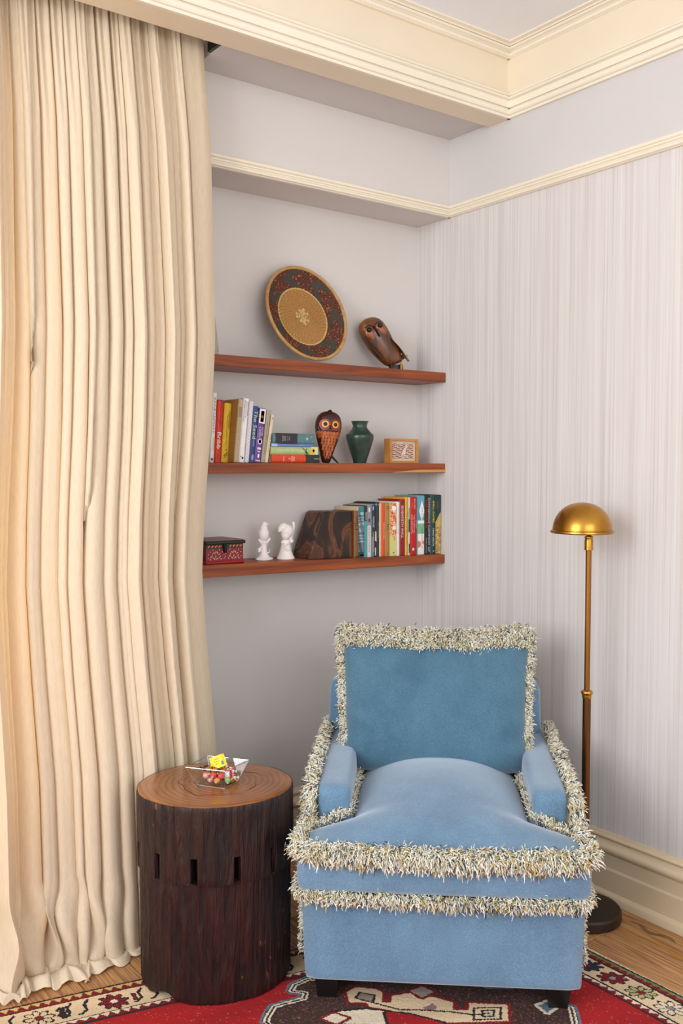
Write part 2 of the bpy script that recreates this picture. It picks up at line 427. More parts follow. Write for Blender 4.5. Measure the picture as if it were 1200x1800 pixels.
# a resin-filled shake and a dark knot in the board along the right wall
def streak(name, pts, w, mat):
    n = len(pts); v = []
    for i, (a, b) in enumerate(pts):
        q = w*math.sin(PI*(i+.35)/(n+.2)); v += [(a-q, b, .0006), (a+q, b, .0006)]
    MB().add(v, [(2*i, 2*i+1, 2*i+3, 2*i+2) for i in range(n-1)]).build(name, mat, fl, smooth=False)
streak('resin_streak', [(2.335+.012*math.sin(k*.5), 1.72-k*.03) for k in range(16)], .006, M('amber_resin', (186, 122, 36), .3, var=.15, vscale=40))
streak('dark_knot', [(2.395+.010*math.sin(k*.8), 1.74-k*.014) for k in range(13)], .009, M('dark_knot_wood', (104, 70, 44), .6, rgb2=(140, 98, 62), vscale=50))

# ---------------------------------------------------------------- rug
def rug():
    K = np.array([2.157, 2.032]); a = np.array([-.968, .25]); b = np.array([0, -1.])
    W, H = 1.95, 1.35
    h2 = lambda *c: np.array(lin(c))
    red = h2(158, 12, 18); dred = h2(118, 12, 20); cream = h2(214, 188, 152); ivory = h2(222, 206, 180); black = h2(30, 22, 26)
    brown = h2(58, 36, 32); ochre = h2(196, 170, 104); slate = h2(92, 112, 128); green = h2(112, 122, 72); mauve = h2(136, 104, 110); navy = h2(38, 42, 58)
    def col(S, T):
        rs = np.random.default_rng(3)
        C = np.empty(S.shape+(3,)); C[:] = red
        def put(mask, c): C[mask] = c
        D = np.minimum(S, T)                       # distance in from the two edges
        along = np.where(S < T, T, S)
        tri = np.abs(((along/.026) % 1)-.5)*2
        side = S < T
        put(D < .160, dred)
        put(D < .158, black)
        put(D < .153, np.array(ivory)); put((D < .153) & (D > .132+.016*tri), dred)
        put(D < .132, black); put(D < .127, cream)
        put(D < .044, black); put(D < .038, ochre)
        put((D < .038) & (D > .014+.020*tri), dred)
        put((D < .030) & side, dred); put((D < .020+.006*tri) & side, green)
        put(D < .012, black); put(D < .008, h2(196, 120, 100)); put((D < .008) & side, ivory)
        # flowers in the border
        def flower(s, t, c, cc, r=.036):
            x, y = S-s, T-t; rr = np.hypot(x, y); an = np.arctan2(y, x)
            pet = r*(.58+.42*np.abs(np.cos(4*an)))
            put(rr < pet+.004, black); put(rr < pet-.002, c)
            put((rr < pet) & (np.abs(np.sin(4*an)) > .93) & (rr > .012), black)
            put(rr < .011, black); put(rr < .009, cc)
        for i, (t, c) in enumerate([(.235, cream), (.32, h2(150, 150, 100)), (.413, navy), (.498, dred), (.590, h2(170, 165, 110)), (.680, ivory), (.77, slate), (.86, dred), (.95, navy), (1.04, ivory), (1.13, dred), (1.22, slate)]):
            flower(.083, t, c, h2(140, 130, 120) if i % 2 else dred)
        for s, c in [(1.262, dred), (1.445, cream), (1.07, slate), (.88, dred), (.69, navy), (.5, dred), (.31, ivory), (1.63, dred), (1.82, navy)]:
            flower(s, .088, c, ivory if c is not cream else dred)
        # hooked brackets between the flowers of the back border
        for s in (1.17, 1.35, 1.53, .98, .79):
            for dx, cc in ((-.022, None), (.020, dred)):
                pl = [(s+dx-.012, .054), (s+dx+.002, .070), (s+dx+.004, .098), (s+dx+.020, .112), (s+dx+.026, .112)]
                d = segdist(S, T, pl); put(d < .0038, black)
                if cc is not None:
                    q = [(s+dx+.010, .070), (s+dx+.022, .068), (s+dx+.026, .104), (s+dx+.014, .106)]
                    put(inpoly(S, T, q), black); put(inpoly(S, T, [(s+dx+.012, .074), (s+dx+.020, .073), (s+dx+.023, .100), (s+dx+.016, .102)]), cc)
        for s in (1.382, 1.390, 1.398):
            put(segdist(S, T, [(s-.010, .062), (s, .072), (s-.008, .084), (s+.004, .096), (s-.004, .110)]) < .0028, black)
        # the dark medallion under the chair
        out = [(.976, .325), (.953, .298), (.92, .266), (.833, .258), (.814, .234), (.842, .213), (.82, .189), (.77, .174), (.70, .20), (.62, .20), (.52, .25), (.42, .27), (.36, .33), (.30, .36), (.291, .441), (.262, .47), (.27, .52), (.312, .551), (.294, .575), (.311, .599), (.343, .64), (.42, .70), (.55, .66), (.70, .62), (.86, .56), (.96, .46)]
        d = segdist(S, T, out, True)
        put(d < .0155, slate); put(inpoly(S, T, out), brown)
        put(d < .010, black); put(d < .0075, ivory); put((d < .0025), black)
        wz = inpoly(S, T, out) & (d > .0155) & (rs.random(S.shape) < .18); put(wz, h2(96, 62, 50))
        cr = [(.719, .27), (.686, .257), (.646, .284), (.64, .307), (.673, .35), (.652, .36), (.63, .332), (.568, .341), (.557, .371), (.538, .392), (.521, .426), (.546, .457), (.516, .476), (.489, .447), (.417, .497), (.47, .562), (.676, .466), (.69, .413), (.683, .385), (.711, .356), (.705, .335), (.742, .318)]
        put(segdist(S, T, cr, True) < .010, dred); put(inpoly(S, T, cr), cream)
        c2 = [(.806, .345), (.723, .364), (.680, .404), (.715, .455), (.816, .404)]
        put(segdist(S, T, c2, True) < .008, black); put(inpoly(S, T, c2), ivory)
        ri = [(.700, .398), (.687, .391), (.647, .426), (.603, .497), (.621, .54), (.74, .48)]
        put(inpoly(S, T, ri), red); put(segdist(S, T, ri, True) < .004, black)
        for q, c in (([(.846, .363), (.806, .350), (.790, .383), (.83, .398)], ivory), ([(.575, .330), (.535, .322), (.528, .360), (.571, .372)], h2(150, 140, 128)), ([(.356, .534), (.322, .530), (.327, .560), (.363, .573)], slate)):
            put(segdist(S, T, q, True) < .009, dred if c is not slate else ivory); put(inpoly(S, T, q), c)
        q = [(.497, .473), (.439, .5), (.479, .546), (.535, .52)]; put(segdist(S, T, q, True) < .003, black)
        q = [(.488, .492), (.463, .504), (.484, .528), (.508, .517)]; put(inpoly(S, T, q), h2(190, 180, 150)); put(segdist(S, T, q, True) < .0028, black)
        put(inpoly(S, T, [(.602, .417), (.566, .408), (.571, .432), (.598, .440)]), mauve)
        put(inpoly(S, T, [(.717, .305), (.691, .284), (.665, .312), (.692, .341)]), h2(150, 128, 110))
        put(segdist(S, T, [(.717, .305), (.691, .284), (.665, .312), (.692, .341)], True) < .003, black)
        put(segdist(S, T, [(.692, .341), (.655, .40), (.600, .43), (.56, .46), (.52, .50), (.485, .51)]) < .0032, black)
        for cx, cy in ((.405, .36), (.35, .42), (.46, .33)):
            put(np.abs(segdist(S, T, [(cx+.05, cy-.02), (cx, cy+.01), (cx-.02, cy-.04)])-.004) < .004, slate)
        # woven irregularity: every knot differs a little, rows vary slightly (abrash)
        C *= (1+.16*(rs.random(S.shape)-.5))[..., None]
        C *= (1+.10*np.sin(T*41+np.sin(S*9)))[..., None]
        sp = (rs.random(S.shape) < .022) & (D > .16); C[sp] = C[sp]*.66+h2(226, 150, 90)*.34
        return np.clip(C, 0, 1)
    def place(U, V, Z):
        wob = .004*np.sin(U*7)+.003*np.sin(V*11+1)
        return np.stack([K[0]+a[0]*U+b[0]*V+wob*(V < 9), K[1]+a[1]*U+b[1]*V+wob, Z], -1)
    rg = np.random.default_rng(5)
    zf = lambda U, V: np.where((U <= 0) | (V <= 0) | (U >= W-1e-6) | (V >= H-1e-6), .0005, .0055+.0016*rg.random(U.shape))
    root = empty('patterned_rug', (0, 0, 0), 0, 'red oriental rug with cream floral border under the blue chair', 'rug')
    o = raster('pile', 590, 410, W, H, col, place, M('wool_pile', (255, 255, 255), .95, attr=True, var=.06, vscale=300), root, zf)
    # short pale knots along the two edges in view
    fr = MB(); rr = random.Random(4)
    for i in range(420):
        s = i*W/420; p = K+a*s; fr.add([(p[0], p[1], .001), (p[0]+.0018, p[1], .003), (p[0]+rr.uniform(-.002, .002), p[1]+rr.uniform(.003, .007), .001)], [(0, 1, 2)])
    for i in range(420):
        t = i*H/420; p = K+b*t; fr.add([(p[0], p[1], .001), (p[0], p[1]+.0022, .0045), (p[0]+rr.uniform(.004, .010), p[1]+rr.uniform(-.002, .002), .001)], [(0, 1, 2)])
    f = fr.build('edge_fringe', M('rug_fringe_wool', (216, 196, 168), .95), root, smooth=False); f['kind'] = 'stuff'
rug()

# ---------------------------------------------------------------- curtain
def curtain():
    linen = M('cream_linen', (224, 206, 178), .85, var=.05, vscale=220, stretch=(1, 1, .15), bump=.12, bscale=420, sheen=.1, trans=.13, trans_col=(222, 172, 92))
    n, ztop = 1300, 2.714
    zs = list(np.linspace(ztop, 2.2, 30))+list(np.linspace(2.2, .35, 44))[1:]+list(np.linspace(.35, .0, 24))[1:]
    ext = np.linspace(0, 1, 13)[1:]
    ez = np.array([.30, .53, .82, 1.07, 1.26, 1.53, 1.79, 2.35, 2.66]); ex = .019+np.array([1.396, 1.392, 1.364, 1.346, 1.356, 1.382, 1.398, 1.388, 1.366])
    Xl = .05; s = np.linspace(0, 1, n); rg = np.random.default_rng(27)
    # creases: narrow valleys between soft round lobes; about half of them fade out below the header
    NC = 46; wd = np.exp(.38*rg.standard_normal(NC)); wd[-1] = 3.8; wd[-2] = .7; e = np.concatenate([[0], np.cumsum(wd)]); e /= e[-1]
    dep_lo = np.where(rg.random(NC+1) < .42, rg.uniform(.75, 1.0, NC+1), rg.uniform(.0, .32, NC+1)); dep_hi = rg.uniform(.65, 1.0, NC+1); fade = rg.uniform(.10, .42, NC+1)
    dr1 = rg.standard_normal(NC+1); dr2 = rg.standard_normal(NC+1); ph = rg.uniform(0, 6.28, NC+1)
    lobeA = np.exp(.25*rg.standard_normal(NC+1)); hemk = rg.uniform(.45, 1.1, NC+1); hemx = rg.standard_normal(NC+1)
    pinch = rg.uniform(2.50, 2.62, NC+1)
    def smooth_noise(seed, k):
        r = np.random.default_rng(seed); kn = r.standard_normal(k+3); xs = s*k; i = xs.astype(int); t = xs-i; t = t*t*(3-2*t); return kn[i]*(1-t)+kn[i+1]*t
    wav = smooth_noise(5, 9); wav2 = smooth_noise(6, 13)
    rows = []; last = None
    def row(z):
        h = 1-max(z, 0)/ztop
        xr = float(np.interp(z, ez, ex))
        c = e.copy(); g = (1/NC)*.62
        c[1:-1] = e[1:-1]+g*(h*dr1[1:-1]*.9+.35*np.sin(h*4.5+ph[1:-1])*dr2[1:-1]*h)+.012*h*np.sin(e[1:-1]*9)
        c = np.maximum.accumulate(c+np.arange(NC+1)*1e-6); p = np.interp(s, c, np.arange(NC+1))
        k = np.clip(np.round(p).astype(int), 0, NC); t = 1/(1+np.exp((h-fade)*14)); dep = dep_hi*t+dep_lo*(1-t)
        sn = np.abs(np.sin(PI*p)); lobe = 1-dep[k]*(1-np.where(p > NC-1, np.minimum(1, sn*3.2)**.8, sn**.72))
        la = np.interp(p, np.arange(NC+1)+.5, lobeA)
        A = (.066+.034*h)*la*np.where(p > NC-1, .8, 1)
        y = 2.588-A*lobe
        y += .016*h*wav+.010*math.sin(h*3)*wav2
        top = math.exp(-(h/.12)**2); y += .018*top*(np.abs(np.cos(2*PI*p))**3)*np.where(p > NC-1, .15, dep_hi[k])*sn
        # tape and shirring just under the track
        y += .008*np.exp(-((z-pinch[k])/.05)**2)*(1-sn)
        over = .010*(.75+.6*h)*np.sin(2*PI*p)*dep[k]*np.where(p > NC-1, .2, 1)
        x = Xl+(xr-Xl)*s-over*np.clip((1-s)*30, 0, 1)
        kk = np.clip((s-.965)/.035, 0, 1)**2; y = y+.016*kk
        return x, y, p, lobe
    for z in zs:
        x, y, p, lobe = row(z)
        if z < .5:
            q = (.5-z)/.5; hk = np.interp(p, np.arange(NC+1)+.5, hemk); lim = np.clip((1.12-x)/.20, .12, 1)
            y = y-q*q*.018*lim*hk*lobe
            w_ = np.clip((.26-z)/.26, 0, 1); y = y-.022*lim*np.sin(w_*PI*.8)*np.abs(np.sin(PI*(p*.5+z*5+hemx[np.clip(p.astype(int), 0, NC)]*.3)))**2; x = x+.016*lim*np.sin(w_*PI)*np.sin(p*1.7+z*14)
        zz = np.full(n, float(z)); last = (x, y, p, lobe); rows.append(np.stack([x, y, zz], -1))
    x0, y0, p, lobe = last; lim = np.clip((1.14-x0)/.22, .10, 1)
    hk = np.interp(p, np.arange(NC+1)+.5, hemk); hx = np.interp(p, np.arange(NC+1)+.5, hemx)
    # the last hand's breadth breaks and lies on the boards
    for i, z in enumerate(zs):
        if z < .10: q = 1-z/.10; rows[i][:, 2] = z*(1-.35*q)+.012*q*q
    for f_ in ext:
        L = (.02+.075*hk*lobe)*lim
        yy = np.maximum(y0-L*f_, 2.335+.2528*(1.046-x0)); xx = x0+.030*f_*lim*np.tanh(hx)+.012*f_*np.sin(p*2.1)
        zz = .012*(1-f_)+.003+(.022*np.sin(f_*PI)**1.2*(.35+.65*np.abs(np.sin(PI*p*.5+hx)))+.012*f_*np.abs(np.sin(PI*p+1.0*hx))**2)*lim
        rows.append(np.stack([xx, yy, zz], -1))
    V = np.concatenate(rows); nr = len(rows)
    idx = np.arange(nr*n).reshape(nr, n)
    F = np.stack([idx[:-1, :-1], idx[:-1, 1:], idx[1:, 1:], idx[1:, :-1]], -1).reshape(-1, 4)
    me = bpy.data.meshes.new('drape'); me.from_pydata(V.tolist(), [], F.tolist())
    root = empty('linen_curtain', (.7, 2.53, 0), 0, 'floor-length gathered cream linen curtain pooling on the oak boards', 'curtain')
    o = finish('drape', me, linen, root, True, 180); o.matrix_parent_inverse = Matrix.Translation(-root.location)
    t = MB().box(.05, 1.399, 2.505, 2.535, 2.716, 2.739).box(1.389, 1.399, 2.47, 2.545, 2.648, 2.73).build('curtain_track', M('black_metal', (22, 20, 20), .4), None, smooth=False)
    tag(t, 'black ceiling track at the top of the cream curtain', 'curtain track')
curtain()

# ---------------------------------------------------------------- stump table
def stump():
    C = (1.234, 2.245, .0078); rz = math.radians(-29)
    root = empty('stump_table', C, rz, 'dark carved tree-trunk side table with notched collar beside the curtain', 'side table')
    def bark():
        m = bpy.data.materials.new('dark_lacquered_trunk'); m.use_nodes = True
        nt = m.node_tree; N = nt.nodes; L = nt.links; b = N['Principled BSDF']
        b.inputs['Specular IOR Level'].default_value = .45
        tc = N.new('ShaderNodeTexCoord')
        def nz(sc, det, st, dist=0):
            mp = N.new('ShaderNodeMapping'); mp.inputs['Scale'].default_value = st; L.new(tc.outputs['Object'], mp.inputs[0])
            t = N.new('ShaderNodeTexNoise'); t.inputs['Scale'].default_value = sc; t.inputs['Detail'].default_value = det; t.inputs['Distortion'].default_value = dist
            L.new(mp.outputs[0], t.inputs['Vector']); return t
        g = nz(55, 6, (1, 1, .10), .4); big = nz(6, 3, (1, 1, .5)); spk = nz(70, 3, (1, 1, .35)); zone = nz(5, 2, (1, 1, .8))
        r = N.new('ShaderNodeValToRGB'); L.new(g.outputs[0], r.inputs[0])
        r.color_ramp.elements[0].position = .32; r.color_ramp.elements[0].color = (*lin((16, 10, 9)), 1)
        r.color_ramp.elements[1].position = .72; r.color_ramp.elements[1].color = (*lin((56, 33, 28)), 1)
        rb = N.new('ShaderNodeValToRGB'); L.new(big.outputs[0], rb.inputs[0])
        rb.color_ramp.elements[0].position = .35; rb.color_ramp.elements[0].color = (.75, .72, .72, 1); rb.color_ramp.elements[1].position = .65; rb.color_ramp.elements[1].color = (1.15, .85, .85, 1)
        mx = N.new('ShaderNodeMix'); mx.data_type = 'RGBA'; mx.blend_type = 'MULTIPLY'; mx.inputs[0].default_value = 1; L.new(r.outputs[0], mx.inputs[6]); L.new(rb.outputs[0], mx.inputs[7])
        mul = N.new('ShaderNodeMath'); mul.operation = 'MULTIPLY'; L.new(spk.outputs[0], mul.inputs[0]); L.new(zone.outputs[0], mul.inputs[1])
        rs = N.new('ShaderNodeValToRGB'); L.new(mul.outputs[0], rs.inputs[0]); rs.color_ramp.elements[0].position = .41; rs.color_ramp.elements[1].position = .45
        rs.color_ramp.elements[0].color = (0, 0, 0, 1); rs.color_ramp.elements[1].color = (1, 1, 1, 1)
        mx2 = N.new('ShaderNodeMix'); mx2.data_type = 'RGBA'; L.new(rs.outputs[0], mx2.inputs[0]); L.new(mx.outputs[2], mx2.inputs[6]); mx2.inputs[7].default_value = (*lin((150, 82, 40)), 1)
        L.new(mx2.outputs[2], b.inputs['Base Color'])
        rr = N.new('ShaderNodeMapRange'); L.new(g.outputs[0], rr.inputs[0]); rr.inputs[3].default_value = .62; rr.inputs[4].default_value = .30; L.new(rr.outputs[0], b.inputs['Roughness'])
        bp = N.new('ShaderNodeBump'); bp.inputs['Strength'].default_value = 1.0; bp.inputs['Distance'].default_value = .02; L.new(g.outputs[0], bp.inputs['Height']); L.new(bp.outputs[0], b.inputs['Normal'])
        return m
    bk = bark(); sx, sy = .213, .190; NA = 288
    def rad(a, z, extra=0):
        p = Vector((math.cos(a)*3.2, math.sin(a)*3.2, z*2.2)); g = noise.noise(Vector((math.cos(a)*13, math.sin(a)*13, z*3.0)))+.7*noise.noise(Vector((math.cos(a)*34, math.sin(a)*34, z*7)))
        low = 1 if z < .317 else .35
        return 1+.012*noise.noise(p)+.013*g*low+.005*noise.noise(Vector((math.cos(a)*60, math.sin(a)*60, z*40)))+extra-(.02*max(0, (.32-z)/.32)*(.5+.5*noise.noise(p*1.7)))
    # lower trunk
    mb = MB(); zs = [.0, .006]+[.012+i*(.306/40) for i in range(41)]; v = []; f = []
    for z in zs:
        for k in range(NA):
            a = 2*PI*k/NA; e = -.030
            # a bite out of the foot on the curtain side
            da = (a-math.radians(228)+PI) % (2*PI)-PI
            lift = .020*math.exp(-(da/.16)**2)*math.exp(-z/.02)
            cut = -.025*math.exp(-(da/.14)**2)*math.exp(-(z/.10)**2)
            r = rad(a, z, e+cut)-(.012 if z == 0 else 0); v.append((r*sx*math.cos(a), r*sy*math.sin(a), z+lift*(z < .05)))
    for i in range(len(zs)-1):
        for k in range(NA): f.append((i*NA+k, i*NA+(k+1) % NA, (i+1)*NA+(k+1) % NA, (i+1)*NA+k))
    f.append(tuple(range(NA))[::-1]); f.append(tuple((len(zs)-1)*NA+k for k in range(NA)))
    mb.add(v, f); mb.build('lower_trunk', bk, root, angle=60)
    # upper collar with twelve notches
    mb = MB(); zs = [.316, .322, .340, .358, .376, .390, .41, .43, .45, .47, .49, .508, .518, .5225]; v = []; f = []
    def rc(k, z):
        a = 2*PI*k/NA; e = .004
        if z > .515: e -= (z-.515)*1.6
        if z < .318: e -= .006
        r = rad(a, z, e); return (r*sx*math.cos(a), r*sy*math.sin(a), z+.002*noise.noise(Vector((math.cos(a)*4, math.sin(a)*4, 9)))*(z < .33))
    for z in zs:
        for k in range(NA): v.append(rc(k, z))
    # columns per 30 degrees = 12; front is -y (270 deg = column 108); notches at 108 +- 6
    slots = {(204+24*j+q) % NA for j in range(12) for q in (-2, -1, 0, 1)}
    slot_rows = {1, 2, 3, 4}
    for i in range(len(zs)-1):
        for k in range(NA):
            if k in slots and i in slot_rows: continue
            f.append((i*NA+k, i*NA+(k+1) % NA, (i+1)*NA+(k+1) % NA, (i+1)*NA+k))
    mb.add(v, f)
    for j in range(12):
        k0 = 204+24*j-2; k1 = k0+4; A = []
        for dep in (1, .78):
            for k, z in ((k0, zs[1]), (k1, zs[1]), (k1, zs[5]), (k0, zs[5])):
                p = rc(k % NA, z); A.append((p[0]*dep, p[1]*dep, p[2]))
        mb.add(A, [(0, 1, 5, 4), (1, 2, 6, 5), (2, 3, 7, 6), (3, 0, 4, 7), (4, 5, 6, 7)])
    mb.build('notched_collar', bk, root, angle=50)
    # polished top with growth rings
    m = bpy.data.materials.new('polished_end_grain'); m.use_nodes = True; nt = m.node_tree; N = nt.nodes; L = nt.links; b = N['Principled BSDF']
    b.inputs['Roughness'].default_value = .26; b.inputs['Coat Weight'].default_value = .3; b.inputs['Coat Roughness'].default_value = .12
    tc = N.new('ShaderNodeTexCoord'); mp = N.new('ShaderNodeMapping'); L.new(tc.outputs['Object'], mp.inputs[0]); mp.inputs['Location'].default_value = (-.03, -.01, 0)
    wv = N.new('ShaderNodeTexWave'); wv.wave_type = 'RINGS'; wv.rings_direction = 'Z'; wv.inputs['Scale'].default_value = 19; wv.inputs['Distortion'].default_value = 3.0; wv.inputs['Detail'].default_value = 3; wv.inputs['Detail Scale'].default_value = .6
    L.new(mp.outputs[0], wv.inputs['Vector'])
    nzt = N.new('ShaderNodeTexNoise'); nzt.inputs['Scale'].default_value = 7; nzt.inputs['Detail'].default_value = 5; L.new(mp.outputs[0], nzt.inputs['Vector'])
    r = N.new('ShaderNodeValToRGB'); L.new(wv.outputs[0], r.inputs[0]); r.color_ramp.elements[0].color = (*lin((134, 84, 46)), 1); r.color_ramp.elements[1].color = (*lin((156, 102, 58)), 1); r.color_ramp.elements[1].position = .55
    r2 = N.new('ShaderNodeValToRGB'); L.new(nzt.outputs[0], r2.inputs[0]); r2.color_ramp.elements[0].color = (.6, .52, .46, 1); r2.color_ramp.elements[0].position = .3; r2.color_ramp.elements[1].position = .65; r2.color_ramp.elements[1].color = (1.1, 1.02, .95, 1)
    mx = N.new('ShaderNodeMix'); mx.data_type = 'RGBA'; mx.blend_type = 'MULTIPLY'; mx.inputs[0].default_value = 1; L.new(r.outputs[0], mx.inputs[6]); L.new(r2.outputs[0], mx.inputs[7]); L.new(mx.outputs[2], b.inputs['Base Color'])
    mb = MB(); v = []; f = []; fr = [0, .15, .3, .45, .6, .75, .88, .97, 1.0]
    for q in fr:
        for k in range(NA):
            p = rc(k, .5225); v.append((p[0]*q, p[1]*q, .5245 if q < .98 else .5215))
    for i in range(len(fr)-1):
        for k in range(NA): f.append((i*NA+k, i*NA+(k+1) % NA, (i+1)*NA+(k+1) % NA, (i+1)*NA+k))
    mb.add(v, f); mb.build('wooden_top', m, root, angle=180, merge=1e-5)
    # dark drying cracks following a ring
    ck = MB()
    for a0, a1, rr in ((150, 300, .115), (20, 110, .118), (305, 350, .10), (160, 215, .075)):
        pts = []
        for i in range(25):
            a = math.radians(a0+(a1-a0)*i/24); q = rr*(1+.06*math.sin(a*5)+.03*math.sin(a*11)); w = .0009*math.sin(PI*i/24)+.0003
            pts.append(((q-w)*math.cos(a)*1.0+.02, (q-w)*math.sin(a)*.9, .5249)); pts.append(((q+w)*math.cos(a)+.02, (q+w)*math.sin(a)*.9, .5249))
        ck.add(pts, [(2*i, 2*i+1, 2*i+3, 2*i+2) for i in range(24)])
    ck.build('ring_crack', M('dark_crack', (34, 20, 14), .7), root, smooth=False)
    return .0078+.5245
TOPZ = stump()

# ---------------------------------------------------------------- glass bowl of sweets
def bowl():
    gl = thin_glass('clear_glass')
    B = [(1.184, 2.254), (1.228, 2.182), (1.286, 2.215), (1.242, 2.287)]
    c = np.mean(B, 0); rim = [(1.151, 2.260), (1.220, 2.167), (1.321, 2.211), (1.247, 2.314)]
    c2 = np.mean(rim, 0)
    root = empty('glass_bowl', (float(c[0]), float(c[1]), TOPZ), 0, 'square flared clear glass bowl of sweets on the stump table', 'bowl')
    h = .055; t = .0035
    def P(pts, sc, z, cc): return [((p[0]-cc[0])*sc+cc[0]-c[0], (p[1]-cc[1])*sc+cc[1]-c[1], z) for p in pts]
    o0 = P(B, 1, .0, c); o1 = P(rim, 1, h, c2); i1 = P(rim, 1-.06, h, c2); i0 = P(B, .9, .006, c)
    v = o0+o1+i1+i0; f = [(3, 2, 1, 0), (12, 13, 14, 15)]
    for k in range(4):
        n = (k+1) % 4; f += [(k, n, 4+n, 4+k), (4+k, 4+n, 8+n, 8+k), (8+k, 8+n, 12+n, 12+k)]
    mb = MB().add(v, f); o = mb.build('glass_body', gl, root, smooth=False)
    ed = thin_glass('thick_glass_edge', .45)
    for k in range(4):
        n_ = (k+1) % 4; r0 = np.array(o1[k]); r1 = np.array(o1[n_]); b0 = np.array(o0[k]); b1 = np.array(o0[n_])
        MB().tube([tuple(r0), tuple(r1)], .0013, 8).build('rim_edge', ed, root); MB().tube([tuple(b0+[0, 0, .0014]), tuple(b1+[0, 0, .0014])], .0014, 8).build('foot_edge', ed, root)
        MB().tube([tuple(b0+[0, 0, .0014]), tuple(r0)], .0012, 8).build('corner_edge', ed, root)
    # sweets -----------------------------------------------------------
    rr = random.Random(12)
    def wrapped(name, loc, rot, matc, lab, cat, grp, kind):
        e = empty(name, loc, 0, lab, cat, grp); e.rotation_euler = rot; e.scale = (1.22,)*3 if kind != 'packet' else (1, 1, 1)
        if kind == 'mint':
            mb = MB(); seg = 24
            prof = [(0, -.0035), (.006, -.0035), (.0088, -.0018), (.0095, 0), (.0088, .0018), (.006, .0035), (0, .0035)]
            v = []; f = []
            for q, z in prof:
                for k in range(seg): a = 2*PI*k/seg+q*35; v.append((q*math.cos(a), q*math.sin(a), z))
            m2 = MB()
            o_ = 0; m2.v = v
            for i in range(len(prof)-1):
                for k in range(seg):
                    m2.f.append((i*seg+k, i*seg+(k+1) % seg, (i+1)*seg+(k+1) % seg, (i+1)*seg+k)); m2.m.append(1 if k % 6 < 2 else 0); m2.c.append(None)
            m2.build('sweet', [M('mint_white', (238, 226, 222), .25), M('mint_red', (186, 52, 60), .25)], e, merge=1e-6)
            for sg in (-1, 1):
                w = MB()
                for k in range(5):
                    a = (k-2)*.28; w.add([(sg*.009, 0, 0), (sg*(.009+.007*math.cos(a)), .007*math.sin(a)-.0012, .002*(-1)**k), (sg*(.009+.007*math.cos(a)), .007*math.sin(a)+.0018, -.002*(-1)**k)], [(0, 1, 2)])
                w.build('wrapper_end', M('clear_cellophane', (232, 214, 208), .15), e, smooth=False)
        elif kind == 'ball':
            MB().ell((0, 0, 0), (.0078, .0078, .0072), 18, 12).build('sweet', matc, e)
            for sg in (-1, 1):
                w = MB().add([(sg*.007, 0, 0), (sg*.011, .003, .001), (sg*.0115, 0, -.002), (sg*.011, -.003, .002)], [(0, 1, 2), (0, 2, 3)])
                w.build('wrapper_end', M('clear_cellophane', (232, 214, 208), .15), e, smooth=False)
        elif kind == 'foil':
            m2 = MB().ell((0, 0, 0), (.0105, .0072, .0066), 14, 8)
            m2.v = [(p[0]+.0012*math.sin(p[1]*900+i), p[1]+.0010*math.sin(p[0]*1300+i*2), p[2]+.001*math.cos(i*3.7)) for i, p in enumerate(m2.v)]
            m2.build('sweet', matc, e, angle=20)
            for sg in (-1, 1):
                w = MB()
                for k in range(4):
                    a = (k-1.5)*.45; w.add([(sg*.0095, 0, 0), (sg*(.0095+.009*math.cos(a)), .009*math.sin(a)-.002, .002*(-1)**k), (sg*(.0095+.009*math.cos(a)), .009*math.sin(a)+.002, -.002*(-1)**k)], [(0, 1, 2)])
                w.build('wrapper_end', matc, e, smooth=False)
        elif kind == 'packet':
            sx, sy, sz = .018, .0125, .004
            m2 = MB().hull([(x*sx*(1-abs(z)*.25*0), y*sy, z*sz*(.25 if abs(x) == 1 else 1)) for x in (-1, -.8, .8, 1) for y in (-1, 1) for z in (-1, 1)])
            m2.build('packet_body', matc, e, smooth=False)
            w = MB()
            for sg in (-1, 1):
                w = MB(); n = 7; v = [(sg*sx*.98, -sy+2*sy*k/n, 0) for k in range(n+1)]+[(sg*(sx+.003+.0015*(k % 2)), -sy+2*sy*k/n, .0008*(-1)**k) for k in range(n+1)]
                w.add(v, [(k, k+1, n+2+k, n+1+k) for k in range(n)]); w.build('crimped_end', matc, e, smooth=False)
        return e
    gold = M('gold_foil', (206, 160, 84), .28, metal=.85, var=.15, vscale=150); brownf = M('brown_foil', (62, 34, 24), .3, metal=.3)
    redc = M('red_candy', (214, 70, 62), .2, coat=.4); grn = M('green_candy', (128, 178, 108), .25, coat=.4); org = M('orange_candy', (226, 140, 70), .25, coat=.4)
    yel = M('yellow_packet', (240, 214, 44), .4); rwr = M('red_wrapper', (196, 34, 36), .3); pnk = M('pink_candy', (232, 168, 160), .25, coat=.3)
    ux = np.array([.069, -.093])/np.hypot(.069, .093); uy = np.array([.101, .044])/np.hypot(.101, .044)   # along front-left edge, and away from it
    def at(i, j, z): p = c+np.array((i+.10)*uy*.060+j*(-ux)*.056)+(c2-c)*z/.055; return (float(p[0]), float(p[1]), TOPZ+z)
    G = 'sweets in the glass bowl'
